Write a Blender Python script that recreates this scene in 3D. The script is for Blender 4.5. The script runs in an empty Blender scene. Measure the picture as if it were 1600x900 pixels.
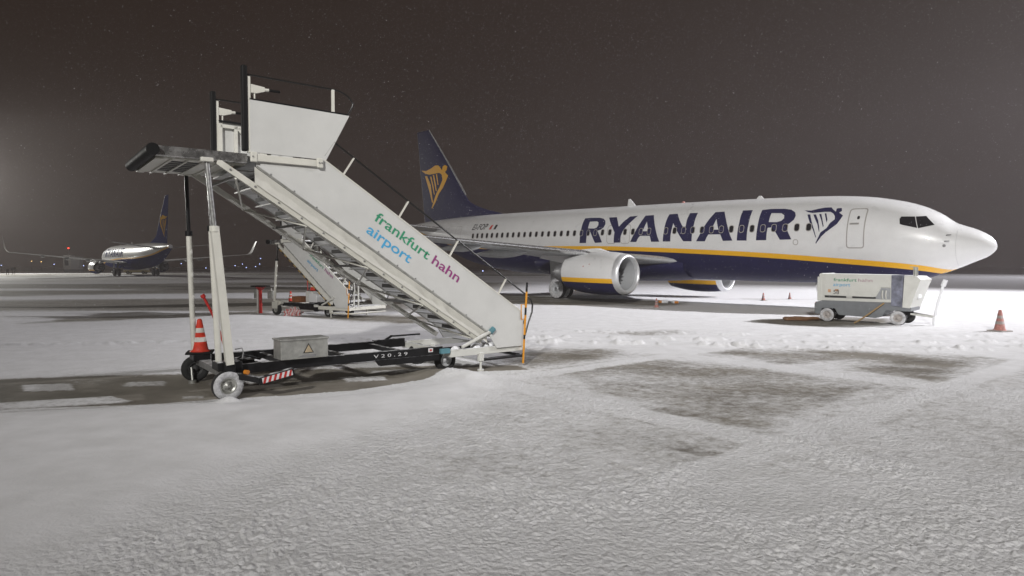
import bpy, bmesh, math, random
import numpy as np
from mathutils import Vector, Matrix
from mathutils.geometry import tessellate_polygon

random.seed(7)
rng = np.random.default_rng(7)
R = math.radians
SC = bpy.context.scene
COL = SC.collection

# ------------------------------------------------------------------ camera
cam_d = bpy.data.cameras.new("camera")
cam_d.sensor_width = 36.0
cam_d.lens = 1024 / 1600 * 36.0
cam_d.clip_start = 0.1
cam_d.clip_end = 5000
cam = bpy.data.objects.new("camera", cam_d)
COL.objects.link(cam)
CAM_H = 1.95
cam.location = (0, 0, CAM_H)
cam.rotation_euler = (R(90) - math.atan(37.5 / 1024), 0, 0)
SC.camera = cam

# ------------------------------------------------------------------ night sky
world = bpy.data.worlds.new("World")
SC.world = world
world.use_nodes = True
wn, wl = world.node_tree.nodes, world.node_tree.links
bg = wn["Background"]
tc = wn.new("ShaderNodeTexCoord")
nz = wn.new("ShaderNodeTexNoise"); nz.inputs["Scale"].default_value = 1.6
nz.inputs["Detail"].default_value = 3
wl.new(tc.outputs["Generated"], nz.inputs["Vector"])
ramp = wn.new("ShaderNodeValToRGB")
ramp.color_ramp.elements[0].position = 0.3
ramp.color_ramp.elements[0].color = (0.046, 0.022, 0.011, 1)
ramp.color_ramp.elements[1].position = 0.75
ramp.color_ramp.elements[1].color = (0.056, 0.030, 0.018, 1)
wl.new(nz.outputs["Fac"], ramp.inputs["Fac"])
wl.new(ramp.outputs["Color"], bg.inputs["Color"])
bg.inputs["Strength"].default_value = 0.30

# ------------------------------------------------------------------ apron floodlights and an added fill lamp
def aim(o, target):
    d = Vector(target) - o.location
    o.rotation_euler = d.to_track_quat('-Z', 'Y').to_euler()

def flood(name, loc, target, watts, spread, color, soft=0.8, blend=1.0):
    d = bpy.data.lights.new(name, 'SPOT')
    d.energy = watts; d.spot_size = R(spread); d.spot_blend = blend
    d.color = color; d.shadow_soft_size = soft
    o = bpy.data.objects.new(name, d); COL.objects.link(o)
    o.location = loc; aim(o, target)
    return o

flood("floodlight", (-9, -34, 24), (15.5, 53, 0), 140000, 46.5, (1.0, 0.982, 0.955), 1.2)
flood("floodlight", (64, 30, 33), (17, 35, 0), 300000, 58, (0.965, 0.955, 1.0), 1.0)
flood("floodlight", (122, 84, 34), (40, 96, 0), 165000, 96, (0.93, 0.92, 1.0), 1.0)  # added fill lamp, brightens the far right ground and its haze
flood("floodlight", (-119, 138, 21), (-58, 86, 0), 150000, 110, (1.0, 0.99, 0.93), 1.0)

SC.view_settings.view_transform = 'Standard'
SC.view_settings.look = 'None'
SC.view_settings.exposure = 0.0
SC.view_settings.gamma = 1.0
try:
    SC.cycles.use_denoising = True
    SC.cycles.max_bounces = 6
    SC.cycles.volume_bounces = 0
except Exception:
    pass

# ------------------------------------------------------------------ materials
MATS = {}
def mat(name, color, rough=0.5, metal=0.0, var=0.0, vscale=6.0, snow=0.0, bump=0.0, bscale=40.0, coat=0.0, emit=None, estr=0.0, spec=0.5):
    if name in MATS: return MATS[name]
    m = bpy.data.materials.new(name); m.use_nodes = True
    n, l = m.node_tree.nodes, m.node_tree.links
    b = n["Principled BSDF"]
    b.inputs["Base Color"].default_value = (*color, 1)
    b.inputs["Roughness"].default_value = rough
    b.inputs["Metallic"].default_value = metal
    b.inputs["Specular IOR Level"].default_value = spec
    if coat: b.inputs["Coat Weight"].default_value = coat
    if emit:
        b.inputs["Emission Color"].default_value = (*emit, 1)
        b.inputs["Emission Strength"].default_value = estr
    tcn = n.new("ShaderNodeTexCoord")
    last = None
    if var > 0:
        t = n.new("ShaderNodeTexNoise"); t.inputs["Scale"].default_value = vscale
        t.inputs["Detail"].default_value = 6; t.inputs["Roughness"].default_value = 0.65
        l.new(tcn.outputs["Object"], t.inputs["Vector"])
        mr = n.new("ShaderNodeMapRange")
        mr.inputs[1].default_value = 0.3; mr.inputs[2].default_value = 0.7
        mr.inputs[3].default_value = 1 - var; mr.inputs[4].default_value = 1 + var * 0.4
        l.new(t.outputs["Fac"], mr.inputs[0])
        mx = n.new("ShaderNodeVectorMath"); mx.operation = 'SCALE'
        mx.inputs[0].default_value = color
        l.new(mr.outputs[0], mx.inputs["Scale"])
        last = mx.outputs[0]
        l.new(last, b.inputs["Base Color"])
        rr = n.new("ShaderNodeMapRange")
        rr.inputs[3].default_value = max(0.02, rough - 0.12); rr.inputs[4].default_value = min(1, rough + 0.15)
        l.new(t.outputs["Fac"], rr.inputs[0]); l.new(rr.outputs[0], b.inputs["Roughness"])
    if snow > 0:
        g = n.new("ShaderNodeNewGeometry"); sx = n.new("ShaderNodeSeparateXYZ")
        l.new(g.outputs["Normal"], sx.inputs[0])
        t2 = n.new("ShaderNodeTexNoise"); t2.inputs["Scale"].default_value = 9.0
        t2.inputs["Detail"].default_value = 5
        l.new(tcn.outputs["Object"], t2.inputs["Vector"])
        ad = n.new("ShaderNodeMath"); ad.operation = 'MULTIPLY_ADD'
        l.new(t2.outputs["Fac"], ad.inputs[0]); ad.inputs[1].default_value = 0.9
        l.new(sx.outputs["Z"], ad.inputs[2])
        r2 = n.new("ShaderNodeMapRange"); r2.interpolation_type = 'SMOOTHSTEP'
        lo = 1.55 - 1.1 * snow
        r2.inputs[1].default_value = lo; r2.inputs[2].default_value = lo + 0.35
        l.new(ad.outputs[0], r2.inputs[0])
        mi = n.new("ShaderNodeMix"); mi.data_type = 'RGBA'
        l.new(r2.outputs[0], mi.inputs["Factor"])
        if last is not None: l.new(last, mi.inputs[6])
        else: mi.inputs[6].default_value = (*color, 1)
        mi.inputs[7].default_value = (0.78, 0.79, 0.80, 1)
        l.new(mi.outputs[2], b.inputs["Base Color"])
        if metal > 0:
            mm = n.new("ShaderNodeMath"); mm.operation = 'MULTIPLY_ADD'
            l.new(r2.outputs[0], mm.inputs[0]); mm.inputs[1].default_value = -metal; mm.inputs[2].default_value = metal
            l.new(mm.outputs[0], b.inputs["Metallic"])
    if bump > 0:
        t3 = n.new("ShaderNodeTexNoise"); t3.inputs["Scale"].default_value = bscale; t3.inputs["Detail"].default_value = 4
        l.new(tcn.outputs["Object"], t3.inputs["Vector"])
        bp = n.new("ShaderNodeBump"); bp.inputs["Strength"].default_value = bump; bp.inputs["Distance"].default_value = 0.01
        l.new(t3.outputs["Fac"], bp.inputs["Height"]); l.new(bp.outputs[0], b.inputs["Normal"])
    MATS[name] = m
    return m

M_WHITE = mat("aircraft_white", (0.68, 0.68, 0.675), 0.30, var=0.06, vscale=1.3, coat=0.3)
M_NAVY = mat("aircraft_navy", (0.020, 0.019, 0.066), 0.5, spec=0.12, var=0.15, vscale=2.0)
M_NAVY_MATTE = mat("matte_navy", (0.030, 0.038, 0.13), 0.85, var=0.2, vscale=1.0, spec=0.0)  # lighter navy copy, sheen removed against lamp glare on the far airliner
M_YEL = mat("aircraft_yellow", (0.80, 0.42, 0.008), 0.4)
M_HARP = mat("emblem_yellow", (0.74, 0.37, 0.010), 0.5)
M_HARP_MATTE = mat("matte_yellow", (0.60, 0.34, 0.03), 0.9, spec=0.0)  # duller emblem copy, sheen removed so lamp glare leaves it yellow
M_WING = mat("wing_grey", (0.42, 0.43, 0.44), 0.4, var=0.12, vscale=2.5, snow=0.3)
M_POL = mat("polished_metal", (0.78, 0.79, 0.80), 0.24, 0.9, var=0.08)
M_DUCT = mat("duct_grey", (0.42, 0.43, 0.44), 0.5, 0.1)
M_LIP = mat("lip_metal", (0.74, 0.75, 0.76), 0.38, 0.55)
M_FAN = mat("fan_dark", (0.16, 0.16, 0.165), 0.45, 0.3)
M_GLASS = mat("dark_glass", (0.012, 0.012, 0.014), 0.12)
M_WFRAME = mat("window_rim", (0.33, 0.31, 0.29), 0.5)
M_LINE = mat("panel_line", (0.20, 0.20, 0.20), 0.6)
M_TYRE = mat("tyre_rubber", (0.018, 0.018, 0.018), 0.85, var=0.3, vscale=20, bump=0.3)
M_TYRE_SNOW = mat("snowy_tyre", (0.52, 0.52, 0.53), 0.9, var=0.55, vscale=11, bump=0.5, bscale=60)
M_STRUT = mat("gear_metal", (0.25, 0.25, 0.26), 0.45, 0.4, var=0.3, snow=0.3)
M_CREAM = mat("cream_paint", (0.60, 0.59, 0.53), 0.45, var=0.10, vscale=4, snow=0.25)
M_PANEL = mat("cream_sheet", (0.55, 0.55, 0.53), 0.42, var=0.08, vscale=1.7, bump=0.10, bscale=60)
M_SKIRT = mat("cream_fabric", (0.56, 0.55, 0.50), 0.7, var=0.10, vscale=5, bump=0.2, bscale=12)
M_BLACK = mat("black_paint", (0.012, 0.012, 0.013), 0.4, spec=0.25, var=0.3, vscale=10, snow=0.22)
M_RUBBER = mat("black_rubber", (0.010, 0.010, 0.010), 0.6, var=0.2, spec=0.15)
M_PIPE = mat("black_pipe", (0.016, 0.015, 0.014), 0.3)
M_ALU = mat("weathered_metal", (0.40, 0.40, 0.39), 0.38, 0.7, var=0.45, vscale=18, snow=0.3)
M_RAIL = mat("streaked_steel", (0.62, 0.62, 0.61), 0.26, 0.85, var=0.75, vscale=7)
M_GALV = mat("galvanised_steel", (0.46, 0.46, 0.43), 0.42, 0.65, var=0.3, vscale=9, snow=0.1)
M_TREAD = mat("tread_metal", (0.55, 0.55, 0.54), 0.42, 0.4, var=0.4, vscale=14, snow=0.75)
M_RISER = mat("riser_dark", (0.10, 0.095, 0.09), 0.6, var=0.3)
M_ORANGE = mat("orange_strip", (0.55, 0.19, 0.012), 0.5, var=0.3)
M_RED = mat("red_paint", (0.42, 0.022, 0.018), 0.45, var=0.2)
M_CONE = mat("cone_red", (0.58, 0.045, 0.022), 0.5, var=0.25, vscale=12)
M_CONEW = mat("cone_white", (0.62, 0.60, 0.55), 0.6, var=0.2, vscale=12)
M_CONEF = mat("frosted_cone_red", (0.50, 0.22, 0.19), 0.8, var=0.5, vscale=18)
M_CONEFW = mat("frosted_cone_grey", (0.40, 0.37, 0.35), 0.85, var=0.4, vscale=18)
M_SNOW = mat("snow_lump", (0.80, 0.81, 0.83), 0.85, bump=0.4, bscale=30)
M_GREEN = mat("print_green", (0.030, 0.25, 0.13), 0.6, var=0.15)
M_BLUE = mat("print_blue", (0.05, 0.33, 0.58), 0.6, var=0.12)
M_PURPLE = mat("print_purple", (0.25, 0.035, 0.17), 0.6, var=0.12)
M_INK = mat("print_black", (0.02, 0.02, 0.02), 0.6)
M_WPRINT = mat("print_white", (0.6, 0.6, 0.6), 0.6)
M_TEAL = mat("teal_plastic", (0.09, 0.22, 0.26), 0.5, var=0.3)
M_GPU = mat("generator_cream", (0.56, 0.56, 0.52), 0.45, var=0.08, vscale=3, snow=0.45)
M_GPUG = mat("generator_grey", (0.17, 0.18, 0.19), 0.5, var=0.15, vscale=4, snow=0.3)
M_GPUN = mat("generator_navy", (0.20, 0.21, 0.27), 0.5, var=0.75, vscale=3)
M_DARK = mat("dark_recess", (0.03, 0.03, 0.03), 0.7)
M_BROWN = mat("brown_rubber", (0.20, 0.10, 0.045), 0.7, var=0.4)
M_RUST = mat("rusty_box", (0.22, 0.085, 0.03), 0.7, var=0.4)
M_LAMPW = mat("lamp_bluewhite", (0.4, 0.5, 1), 0.5, emit=(0.45, 0.55, 1.0), estr=3.5)
M_LAMPO = mat("lamp_amber", (1, 0.6, 0.2), 0.5, emit=(1.0, 0.6, 0.2), estr=3.0)
M_LAMPR = mat("lamp_red", (1, 0.1, 0.05), 0.5, emit=(1.0, 0.06, 0.03), estr=3.5)
M_SIGN = mat("dark_sign", (0.04, 0.04, 0.04), 0.6)
M_CABIN = mat("cabin_white", (0.55, 0.55, 0.52), 0.6, var=0.1, snow=0.3)
M_LOADER = mat("loader_yellow", (0.45, 0.38, 0.16), 0.5, var=0.2, snow=0.4)

# ------------------------------------------------------------------ mesh helpers
class MB:
    """collects shapes, builds one mesh object"""
    def __init__(self):
        self.v = []; self.f = []; self.m = []; self.s = []
    def add(self, vs, fs, mi=0, smooth=False):
        o = len(self.v)
        self.v.extend([tuple(p) for p in vs])
        for f in fs:
            self.f.append(tuple(i + o for i in f)); self.m.append(mi); self.s.append(smooth)
        return self
    def box(self, a, b, mi=0, ch=0.0):
        (x0, y0, z0), (x1, y1, z1) = a, b
        x0, x1 = min(x0, x1), max(x0, x1); y0, y1 = min(y0, y1), max(y0, y1); z0, z1 = min(z0, z1), max(z0, z1)
        if ch <= 0:
            vs = [(x0,y0,z0),(x1,y0,z0),(x1,y1,z0),(x0,y1,z0),(x0,y0,z1),(x1,y0,z1),(x1,y1,z1),(x0,y1,z1)]
            self.add(vs, [(0,3,2,1),(4,5,6,7),(0,1,5,4),(1,2,6,5),(2,3,7,6),(3,0,4,7)], mi)
        else:
            bm = bmesh.new()
            r = bmesh.ops.create_cube(bm, size=1.0)
            for v in bm.verts:
                v.co = ((x0+x1)/2+v.co.x*(x1-x0), (y0+y1)/2+v.co.y*(y1-y0), (z0+z1)/2+v.co.z*(z1-z0))
            c = min(ch, 0.45*min(x1-x0, y1-y0, z1-z0))
            bmesh.ops.bevel(bm, geom=bm.edges[:], offset=c, segments=2, affect='EDGES', profile=0.5)
            self.addbm(bm, mi); bm.free()
        return self
    def addbm(self, bm, mi=0, smooth=False):
        bm.verts.index_update()
        self.add([v.co[:] for v in bm.verts], [[v.index for v in f.verts] for f in bm.faces], mi, smooth)
    def bar(self, p0, p1, w, h, mi=0, up=(0,0,1)):
        p0, p1 = Vector(p0), Vector(p1); d = (p1-p0).normalized(); up = Vector(up)
        if abs(d.dot(up)) > 0.98: up = Vector((0,1,0))
        s = d.cross(up).normalized(); u = s.cross(d).normalized()
        vs = []
        for p in (p0, p1):
            for a, b in ((-1,-1),(1,-1),(1,1),(-1,1)): vs.append(p + s*a*w/2 + u*b*h/2)
        self.add(vs, [(3,2,1,0),(4,5,6,7),(0,1,5,4),(1,2,6,5),(2,3,7,6),(3,0,4,7)], mi)
        return self
    def tube(self, pts, r, n=8, mi=0, caps=True):
        pts = [Vector(p) for p in pts]
        rs = r if isinstance(r, (list, tuple)) else [r]*len(pts)
        d0 = (pts[1]-pts[0]).normalized()
        s = d0.cross(Vector((0,0,1)))
        if s.length < 1e-3: s = d0.cross(Vector((0,1,0)))
        s.normalize()
        vs = []; k = len(pts)
        for i, p in enumerate(pts):
            d = (pts[min(i+1,k-1)]-pts[max(i-1,0)]).normalized()
            s = (s - d*s.dot(d)).normalized(); u = d.cross(s)
            for j in range(n):
                a = 2*math.pi*j/n
                vs.append(p + (s*math.cos(a)+u*math.sin(a))*rs[i])
        fs = [(i*n+j, i*n+(j+1)%n, (i+1)*n+(j+1)%n, (i+1)*n+j) for i in range(k-1) for j in range(n)]
        self.add(vs, fs, mi, True)
        if caps:
            self.add(vs[:n], [tuple(range(n-1,-1,-1))], mi); self.add(vs[-n:], [tuple(range(n))], mi)
        return self
    def lathe(self, prof, origin, axis, n=24, mi=0, mis=None):
        """prof: list of (along, radius)"""
        o = Vector(origin); d = Vector(axis).normalized()
        s = d.cross(Vector((0,0,1)))
        if s.length < 1e-3: s = Vector((1,0,0))
        s.normalize(); u = d.cross(s)
        vs = []
        for a, r in prof:
            for j in range(n):
                t = 2*math.pi*j/n
                vs.append(o + d*a + (s*math.cos(t)+u*math.sin(t))*max(r,1e-4))
        off = len(self.v)
        self.v.extend([tuple(p) for p in vs])
        for i in range(len(prof)-1):
            for j in range(n):
                self.f.append(tuple(off+q for q in (i*n+j, i*n+(j+1)%n, (i+1)*n+(j+1)%n, (i+1)*n+j)))
                self.m.append(mis[i] if mis else mi); self.s.append(True)
        return self
    def prism(self, poly, fn, d0, d1, mi=0, holes=()):
        """flat polygon in 2D mapped by fn(a,b,depth), extruded from d0 to d1"""
        loops = [list(poly)] + [list(h) for h in holes]
        flat = [p for l in loops for p in l]; n = len(flat)
        tris = tessellate_polygon([[Vector((p[0],p[1],0)) for p in l] for l in loops])
        vs = [fn(p[0],p[1],d0) for p in flat] + [fn(p[0],p[1],d1) for p in flat]
        fs = [tuple(t) for t in tris] + [tuple(i+n for i in reversed(t)) for t in tris]
        o = 0
        for l in loops:
            k = len(l)
            for i in range(k):
                a, b = o+i, o+(i+1)%k
                fs.append((a, b, b+n, a+n))
            o += k
        bm = bmesh.new()
        bv = [bm.verts.new(v) for v in vs]
        for f in fs:
            try: bm.faces.new([bv[i] for i in f])
            except ValueError: pass
        bmesh.ops.recalc_face_normals(bm, faces=bm.faces[:])
        self.addbm(bm, mi); bm.free()
        return self
    def build(self, name, mats, parent=None, label=None):
        me = bpy.data.meshes.new(name)
        me.from_pydata(self.v, [], self.f)
        if not isinstance(mats, (list, tuple)): mats = [mats]
        for m in mats: me.materials.append(m)
        me.polygons.foreach_set("material_index", self.m)
        me.polygons.foreach_set("use_smooth", self.s)
        me.update()
        return link(name, me, parent, label)

def link(name, me, parent=None, label=None):
    o = bpy.data.objects.new(name, me); COL.objects.link(o)
    if parent is not None: o.parent = parent
    if label: o["label"] = label
    return o

def thing(name, loc, rz=0.0, label=None, cat=None, group=None):
    o = bpy.data.objects.new(name, None); COL.objects.link(o)
    o.empty_display_size = 0.3
    o.location = loc; o.rotation_euler = (0, 0, rz)
    tag(o, label, cat, group)
    return o

def tag(o, label=None, cat=None, group=None, kind=None):
    if label: o["label"] = label
    if cat: o["category"] = cat
    if group: o["group"] = group
    if kind: o["kind"] = kind
    return o

def copy_tree(o, parent=None):
    c = o.copy(); COL.objects.link(c)
    if parent is not None: c.parent = parent
    for ch in list(o.children): copy_tree(ch, c)
    return c

def text_mesh(name, txt, mats, parent, start, end, fn, thick=0.003, offset=0.0, shear=0.0, size=None, resolution=4):
    """built-in font text laid from start to end in a 2D plane mapped by fn(a,b,depth)"""
    cu = bpy.data.curves.new("lettering", 'FONT')
    cu.body = txt; cu.offset = offset; cu.shear = shear; cu.resolution_u = resolution
    tmp = bpy.data.objects.new("lettering", cu); COL.objects.link(tmp)
    dg = bpy.context.evaluated_depsgraph_get()
    me = bpy.data.meshes.new_from_object(tmp.evaluated_get(dg))
    bpy.data.objects.remove(tmp); bpy.data.curves.remove(cu)
    xs = [v.co.x for v in me.vertices]; x0, x1 = min(xs), max(xs)
    dx, dy = end[0]-start[0], end[1]-start[1]; L = math.hypot(dx, dy)
    k = L/(x1-x0); ky = k if size is None else size
    c, s = dx/L, dy/L
    for v in me.vertices:
        a, b = (v.co.x-x0)*k, v.co.y*ky
        v.co = fn(start[0]+a*c-b*s, start[1]+a*s+b*c, thick)
    me.materials.clear()
    me.materials.append(mats)
    return link(name, me, parent)

def wheel(parent, x, y, z, r, w, name="wheel", tm=None, rim=None, snowy=False, out=-1, detail=True):
    """wheel turning about local y; its outer face points to out*y"""
    tm = tm or M_TYRE
    h = w/2; mb = MB()
    mb.lathe([(-h*.72,r*.55),(-h,r*.66),(-h,r*.86),(-h*.8,r*.955),(-h*.3,r),(h*.3,r),(h*.8,r*.955),(h,r*.86),(h,r*.66),(h*.72,r*.55)], (x,y,z), (0,1,0), 28, mis=[0,0,0,1,1,1,0,0,0])
    t = mb.build(name, [tm, M_TYRE], parent)
    rb = MB()
    e = out
    rb.lathe([(e*h*.70,r*.56),(e*h*.78,r*.5),(e*h*.35,r*.44),(e*h*.30,r*.22),(e*h*.75,r*.18),(e*h*.78,0.001)], (x,y,z), (0,1,0), 20)
    rb.lathe([(-e*h*.70,r*.56),(-e*h*.2,r*.4),(-e*h*.2,0.001)], (x,y,z), (0,1,0), 16)
    if detail:
        for k in range(5):
            a = 2*math.pi*k/5
            p = Vector((x+math.cos(a)*r*.3, y+e*h*.3, z+math.sin(a)*r*.3))
            rb.tube([p, p+Vector((0,e*h*.3,0))], r*.05, 6)
    rb.build("rim", rim or M_GALV, t)
    return t

def cone_mesh(h, detail=True):
    """traffic cone, banded"""
    r0, r1 = h*.27, h*.06
    bands = [0, .12, .30, .42, .56, .70, .98]
    def rad(t): return (r0*.86)*(1-t) + r1*t
    mb = MB()
    b = h*.36
    mb.box((-b,-b,0),(b,b,h*.055), 2, h*.02)
    prof = [(h*.055, r0*1.05)] ; mis = []
    seq = [0,.06,.3,.3,.44,.44,.58,.58,.72,.72,.97,1.0,1.0]
    ids = [0,0,0,1,1,0,0,1,1,0,0,0]
    prof = []
    for t in seq: prof.append((h*.055+h*.945*t, rad(t) if t < 1 else r1*.55))
    prof[0] = (h*.055, r0*1.02)
    mb.lathe(prof, (0,0,0), (0,0,1), 24, mis=ids)
    return mb

# ------------------------------------------------------------------ numpy noise for the ground
def vnoise(x, y, seed=0):
    xi = np.floor(x).astype(np.int64); yi = np.floor(y).astype(np.int64)
    fx = x-xi; fy = y-yi
    fx = fx*fx*fx*(fx*(fx*6-15)+10); fy = fy*fy*fy*(fy*(fy*6-15)+10)
    def hsh(a, b):
        n = (a*374761393 + b*668265263 + seed*1442695041) & 0xffffffff
        n = ((n ^ (n >> 13))*1274126177) & 0xffffffff
        return ((n ^ (n >> 16)) & 0xffffff)/float(0xffffff)
    a = hsh(xi,yi); b = hsh(xi+1,yi); c = hsh(xi,yi+1); d = hsh(xi+1,yi+1)
    return (a*(1-fx)+b*fx)*(1-fy)+(c*(1-fx)+d*fx)*fy

def fbm(x, y, o=4, seed=0, g=.5):
    t = 0; amp = 1; tot = 0
    for i in range(o):
        t = t + amp*vnoise(x*2**i+17.3*i, y*2**i-9.1*i, seed+i); tot += amp; amp *= g
    return t/tot

def sstep(a, b, x):
    t = np.clip((x-a)/(b-a), 0, 1); return t*t*(3-2*t)

def poly_sd(px, py, poly):
    """signed distance, positive inside"""
    d = np.full(px.shape, 1e9); inside = np.zeros(px.shape, bool)
    n = len(poly)
    for i in range(n):
        x0, y0 = poly[i]; x1, y1 = poly[(i+1) % n]
        ex, ey = x1-x0, y1-y0
        t = np.clip(((px-x0)*ex+(py-y0)*ey)/(ex*ex+ey*ey+1e-12), 0, 1)
        d = np.minimum(d, np.hypot(px-x0-t*ex, py-y0-t*ey))
        c = ((y0 <= py) & (y1 > py)) | ((y1 <= py) & (y0 > py))
        with np.errstate(divide='ignore', invalid='ignore'):
            xi = x0+(py-y0)/(y1-y0 if y1 != y0 else 1e-9)*ex
        inside ^= c & (px < xi)
    return np.where(inside, d, -d)

# ------------------------------------------------------------------ snowy apron
def graded(a0, a1, n): return np.linspace(a0, a1, n, endpoint=False)
front = graded(R(-48), R(48), 760)
rest = graded(R(48), R(312), 100)
ANG = np.concatenate([front, rest])          # measured clockwise from +Y
rr = [0.4, 0.9, 1.5, 2.1]
r = 2.5
while r < 14: rr.append(r); r *= 1.0044
while r < 40: rr.append(r); r *= 1.0075
while r < 480: rr.append(r); r *= 1.03
rr.append(480.0)
RR = np.array(rr)
NA, NR = len(ANG), len(RR)
GX = RR[:,None]*np.sin(ANG)[None,:]; GY = RR[:,None]*np.cos(ANG)[None,:]

# bare concrete, a painted shadow strip and a darker patch, metres on the apron: (outline, edge softness, strength)
BARE_AND_SHADE = [
 ([(0.6,12.15),(2.89,13.75),(5.17,11.8),(6.1,10.2),(5.3,9.7),(2.95,7.47),(1.72,8.53),(1.3,9.6)], .22, .60),
 ([(2.95,7.45),(1.70,8.5),(2.4,9.3),(3.9,9.5),(5.2,9.75),(5.4,9.35)], .16, .42),
 ([(3.97,14.4),(5.25,15.2),(7.66,14.7),(10.4,13.6),(8.4,11.95),(7.0,10.6),(5.95,12.0),(6.6,12.9),(5.2,12.6)], .3, .70),
 ([(1.6,18.4),(4.5,19.4),(6.5,18.2),(3.5,17.2)], .5, .5),
 ([(7.2,15.7),(9.5,15.5),(10.2,14.9),(8,15.0)], .35, .45),
 ([(11.5,17.5),(14,17.2),(13.4,16.2),(11.2,16.6)], .4, .35),
 ([(5.3,8.75),(5.75,8.75),(6.15,9.25),(5.65,9.35)], .15, .55),
 ([(4.5,8.0),(4.75,8.05),(4.85,8.45),(4.6,8.4)], .15, .45),
 ([(6.3,9.5),(6.7,9.35),(7.1,9.85),(6.6,10.0)], .15, .6),
 ([(7.4,10.6),(8.1,10.7),(8.4,11.4),(7.9,11.2)], .2, .5),
 ([(9.1,12.0),(10.4,12.1),(11.6,13.2),(10.2,12.9)], .25, .6),
 ([(1.35,7.15),(1.9,6.9),(2.42,6.72),(2.3,6.35),(1.75,6.62)], .18, .70),
 ([(0.55,7.75),(1.2,7.35),(1.4,7.15),(1.0,7.1),(.5,7.45)], .35, .42),
 ([(-2.2,4.75),(-1.75,5.1),(-1.35,5.6),(-1.6,5.62),(-2.1,5.2)], .22, .40),
 ([(-2.3,6.0),(-1.75,6.45),(-1.1,7.3),(-.5,7.6),(-.8,6.9),(-1.5,6.1)], .6, .36),
 ([(-16,10.1),(-8.67,11.04),(-7.25,11.35),(-5.66,11.55),(-3.49,12.1),(-1.5,12.5),(0.1,12.6),(0.3,12.0),(-.86,11.75),(-1.58,10.85),(-2.44,10.0),(-3.29,9.62),(-4.22,9.4),(-4.88,9.05),(-6.79,8.65),(-16,6.6)], .09, 1.0),
 ([(-.2,12.1),(0.72,12.25),(2.6,13.9),(2.2,15.2),(.3,15.0),(-.3,13.4)], .45, .75),
 ([(-16,23.5),(-12.59,25.9),(-10.35,27.3),(-9.0,25.4),(-7.81,24.6),(-4.5,25.2),(-2.5,24.0),(-1.9,22.1),(-3.34,21.3),(-5.5,21.9),(-7.81,22.7),(-9.0,23.6),(-11.0,22.9),(-16,21.4)], .5, .80),
 ([(-1.6,43),(2.7,38.5),(6.77,36.0),(9.0,33.2),(8.3,30.6),(5.78,29.7),(1.25,31.6),(-1.2,32.4)], .6, .85),  # darker ground patch below the engine and wing
 ([(8.0,36.6),(12.0,35.2),(17.0,35.6),(17.0,36.6),(10,37.4)], .5, .45),  # thin shadow of the fuselage, put into the ground colour
 ([(8.15,22.6),(9.93,23.5),(11.5,24.6),(13.5,23.2),(12.6,21.6),(11.4,20.6),(9.61,20.0),(8.17,20.7)], .3, .85),
]
# thinly covered ground
# snow left lying inside the bare strips (blown squares and bands)
PATCH = [
 ([(-7.9,10.5),(-7.2,10.6),(-6.75,10.05),(-7.45,9.95)], .06, .75),
 ([(-6.35,10.75),(-5.75,10.85),(-5.55,10.4),(-6.2,10.3)], .08, .55),
 ([(-9.5,8.4),(-7.18,9.15),(-5.9,9.62),(-5.35,9.2),(-6.2,8.86),(-9.5,7.8)], .07, .6),
 ([(-4.85,10.9),(-4.2,11.0),(-4.0,10.6),(-4.6,10.5)], .06, .5),
 ([(-3.0,11.2),(-2.2,11.3),(-2.05,10.9),(-2.7,10.75)], .06, .65),
 ([(-4.9,9.6),(-4.55,9.68),(-4.45,9.45),(-4.75,9.38)], .05, .55),
 ([(-2.6,11.9),(-1.1,12.0),(-1.0,11.8),(-2.5,11.6)], .08, .4),
]
bare = np.zeros(GX.shape)
wob = (fbm(GX*1.1, GY*1.1, 3, 3)-.5)*.7
for poly, soft, k in BARE_AND_SHADE:
    a = np.array(poly); lo = a.min(0)-2; hi = a.max(0)+2
    msk = (GX > lo[0]) & (GX < hi[0]) & (GY > lo[1]) & (GY < hi[1])
    if not msk.any(): continue
    sd = poly_sd(GX[msk], GY[msk], poly) + wob[msk]*soft*1.5
    soft2 = soft*(1.9 if k < .9 else 1.4)
    bare[msk] = np.maximum(bare[msk], k*sstep(-soft2, soft2, sd))
for poly, soft, k in PATCH:
    a = np.array(poly); lo = a.min(0)-1; hi = a.max(0)+1
    msk = (GX > lo[0]) & (GX < hi[0]) & (GY > lo[1]) & (GY < hi[1])
    sd = poly_sd(GX[msk], GY[msk], poly) + wob[msk]*soft
    bare[msk] *= 1-k*sstep(-soft, soft, sd)
thin0 = (.13+.44*fbm(GX*.55, GY*.55, 3, 81))*sstep(-2.2, -.2, GX+(7-GY)*.25)*sstep(4.6, 6.5, GY)*sstep(15.6, 13.5, GY)
bare = np.maximum(bare*(.50+.95*fbm(GX*.8+.5*GY, GY*1.1, 3, 83)), thin0)
# far apron: wind-scoured streaks lying across the view
farw = sstep(19, 30, GY)*sstep(2, -8, GX-(GY-25)*.12)
st = fbm(GX*.022+.3*fbm(GX*.05, GY*.05, 2, 9), GY*.12, 4, 21)
bare = np.maximum(bare, farw*sstep(.40, .64, st)*.82)
farr = sstep(48, 75, GY)*(1-sstep(2, -8, GX-(GY-25)*.12))
bare = np.maximum(bare, farr*sstep(.45, .65, st)*.5)
# slab joints of the concrete (5 m grid turned 40 degrees), filled with snow
ca, sa = math.cos(R(39.5)), math.sin(R(39.5))
U = GX*ca+GY*sa; V = -GX*sa+GY*ca
JU = np.abs(((U-11.65+2.5) % 5.0)-2.5); JV = np.abs(((V-3.55+2.5) % 5.0)-2.5)
near = (GY < 20) & (GX > -1)
joint = np.maximum(sstep(.34, .14, JU), sstep(.28, .10, JV))*near
bare *= 1-.85*joint

dist = np.hypot(GX, GY)
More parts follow.
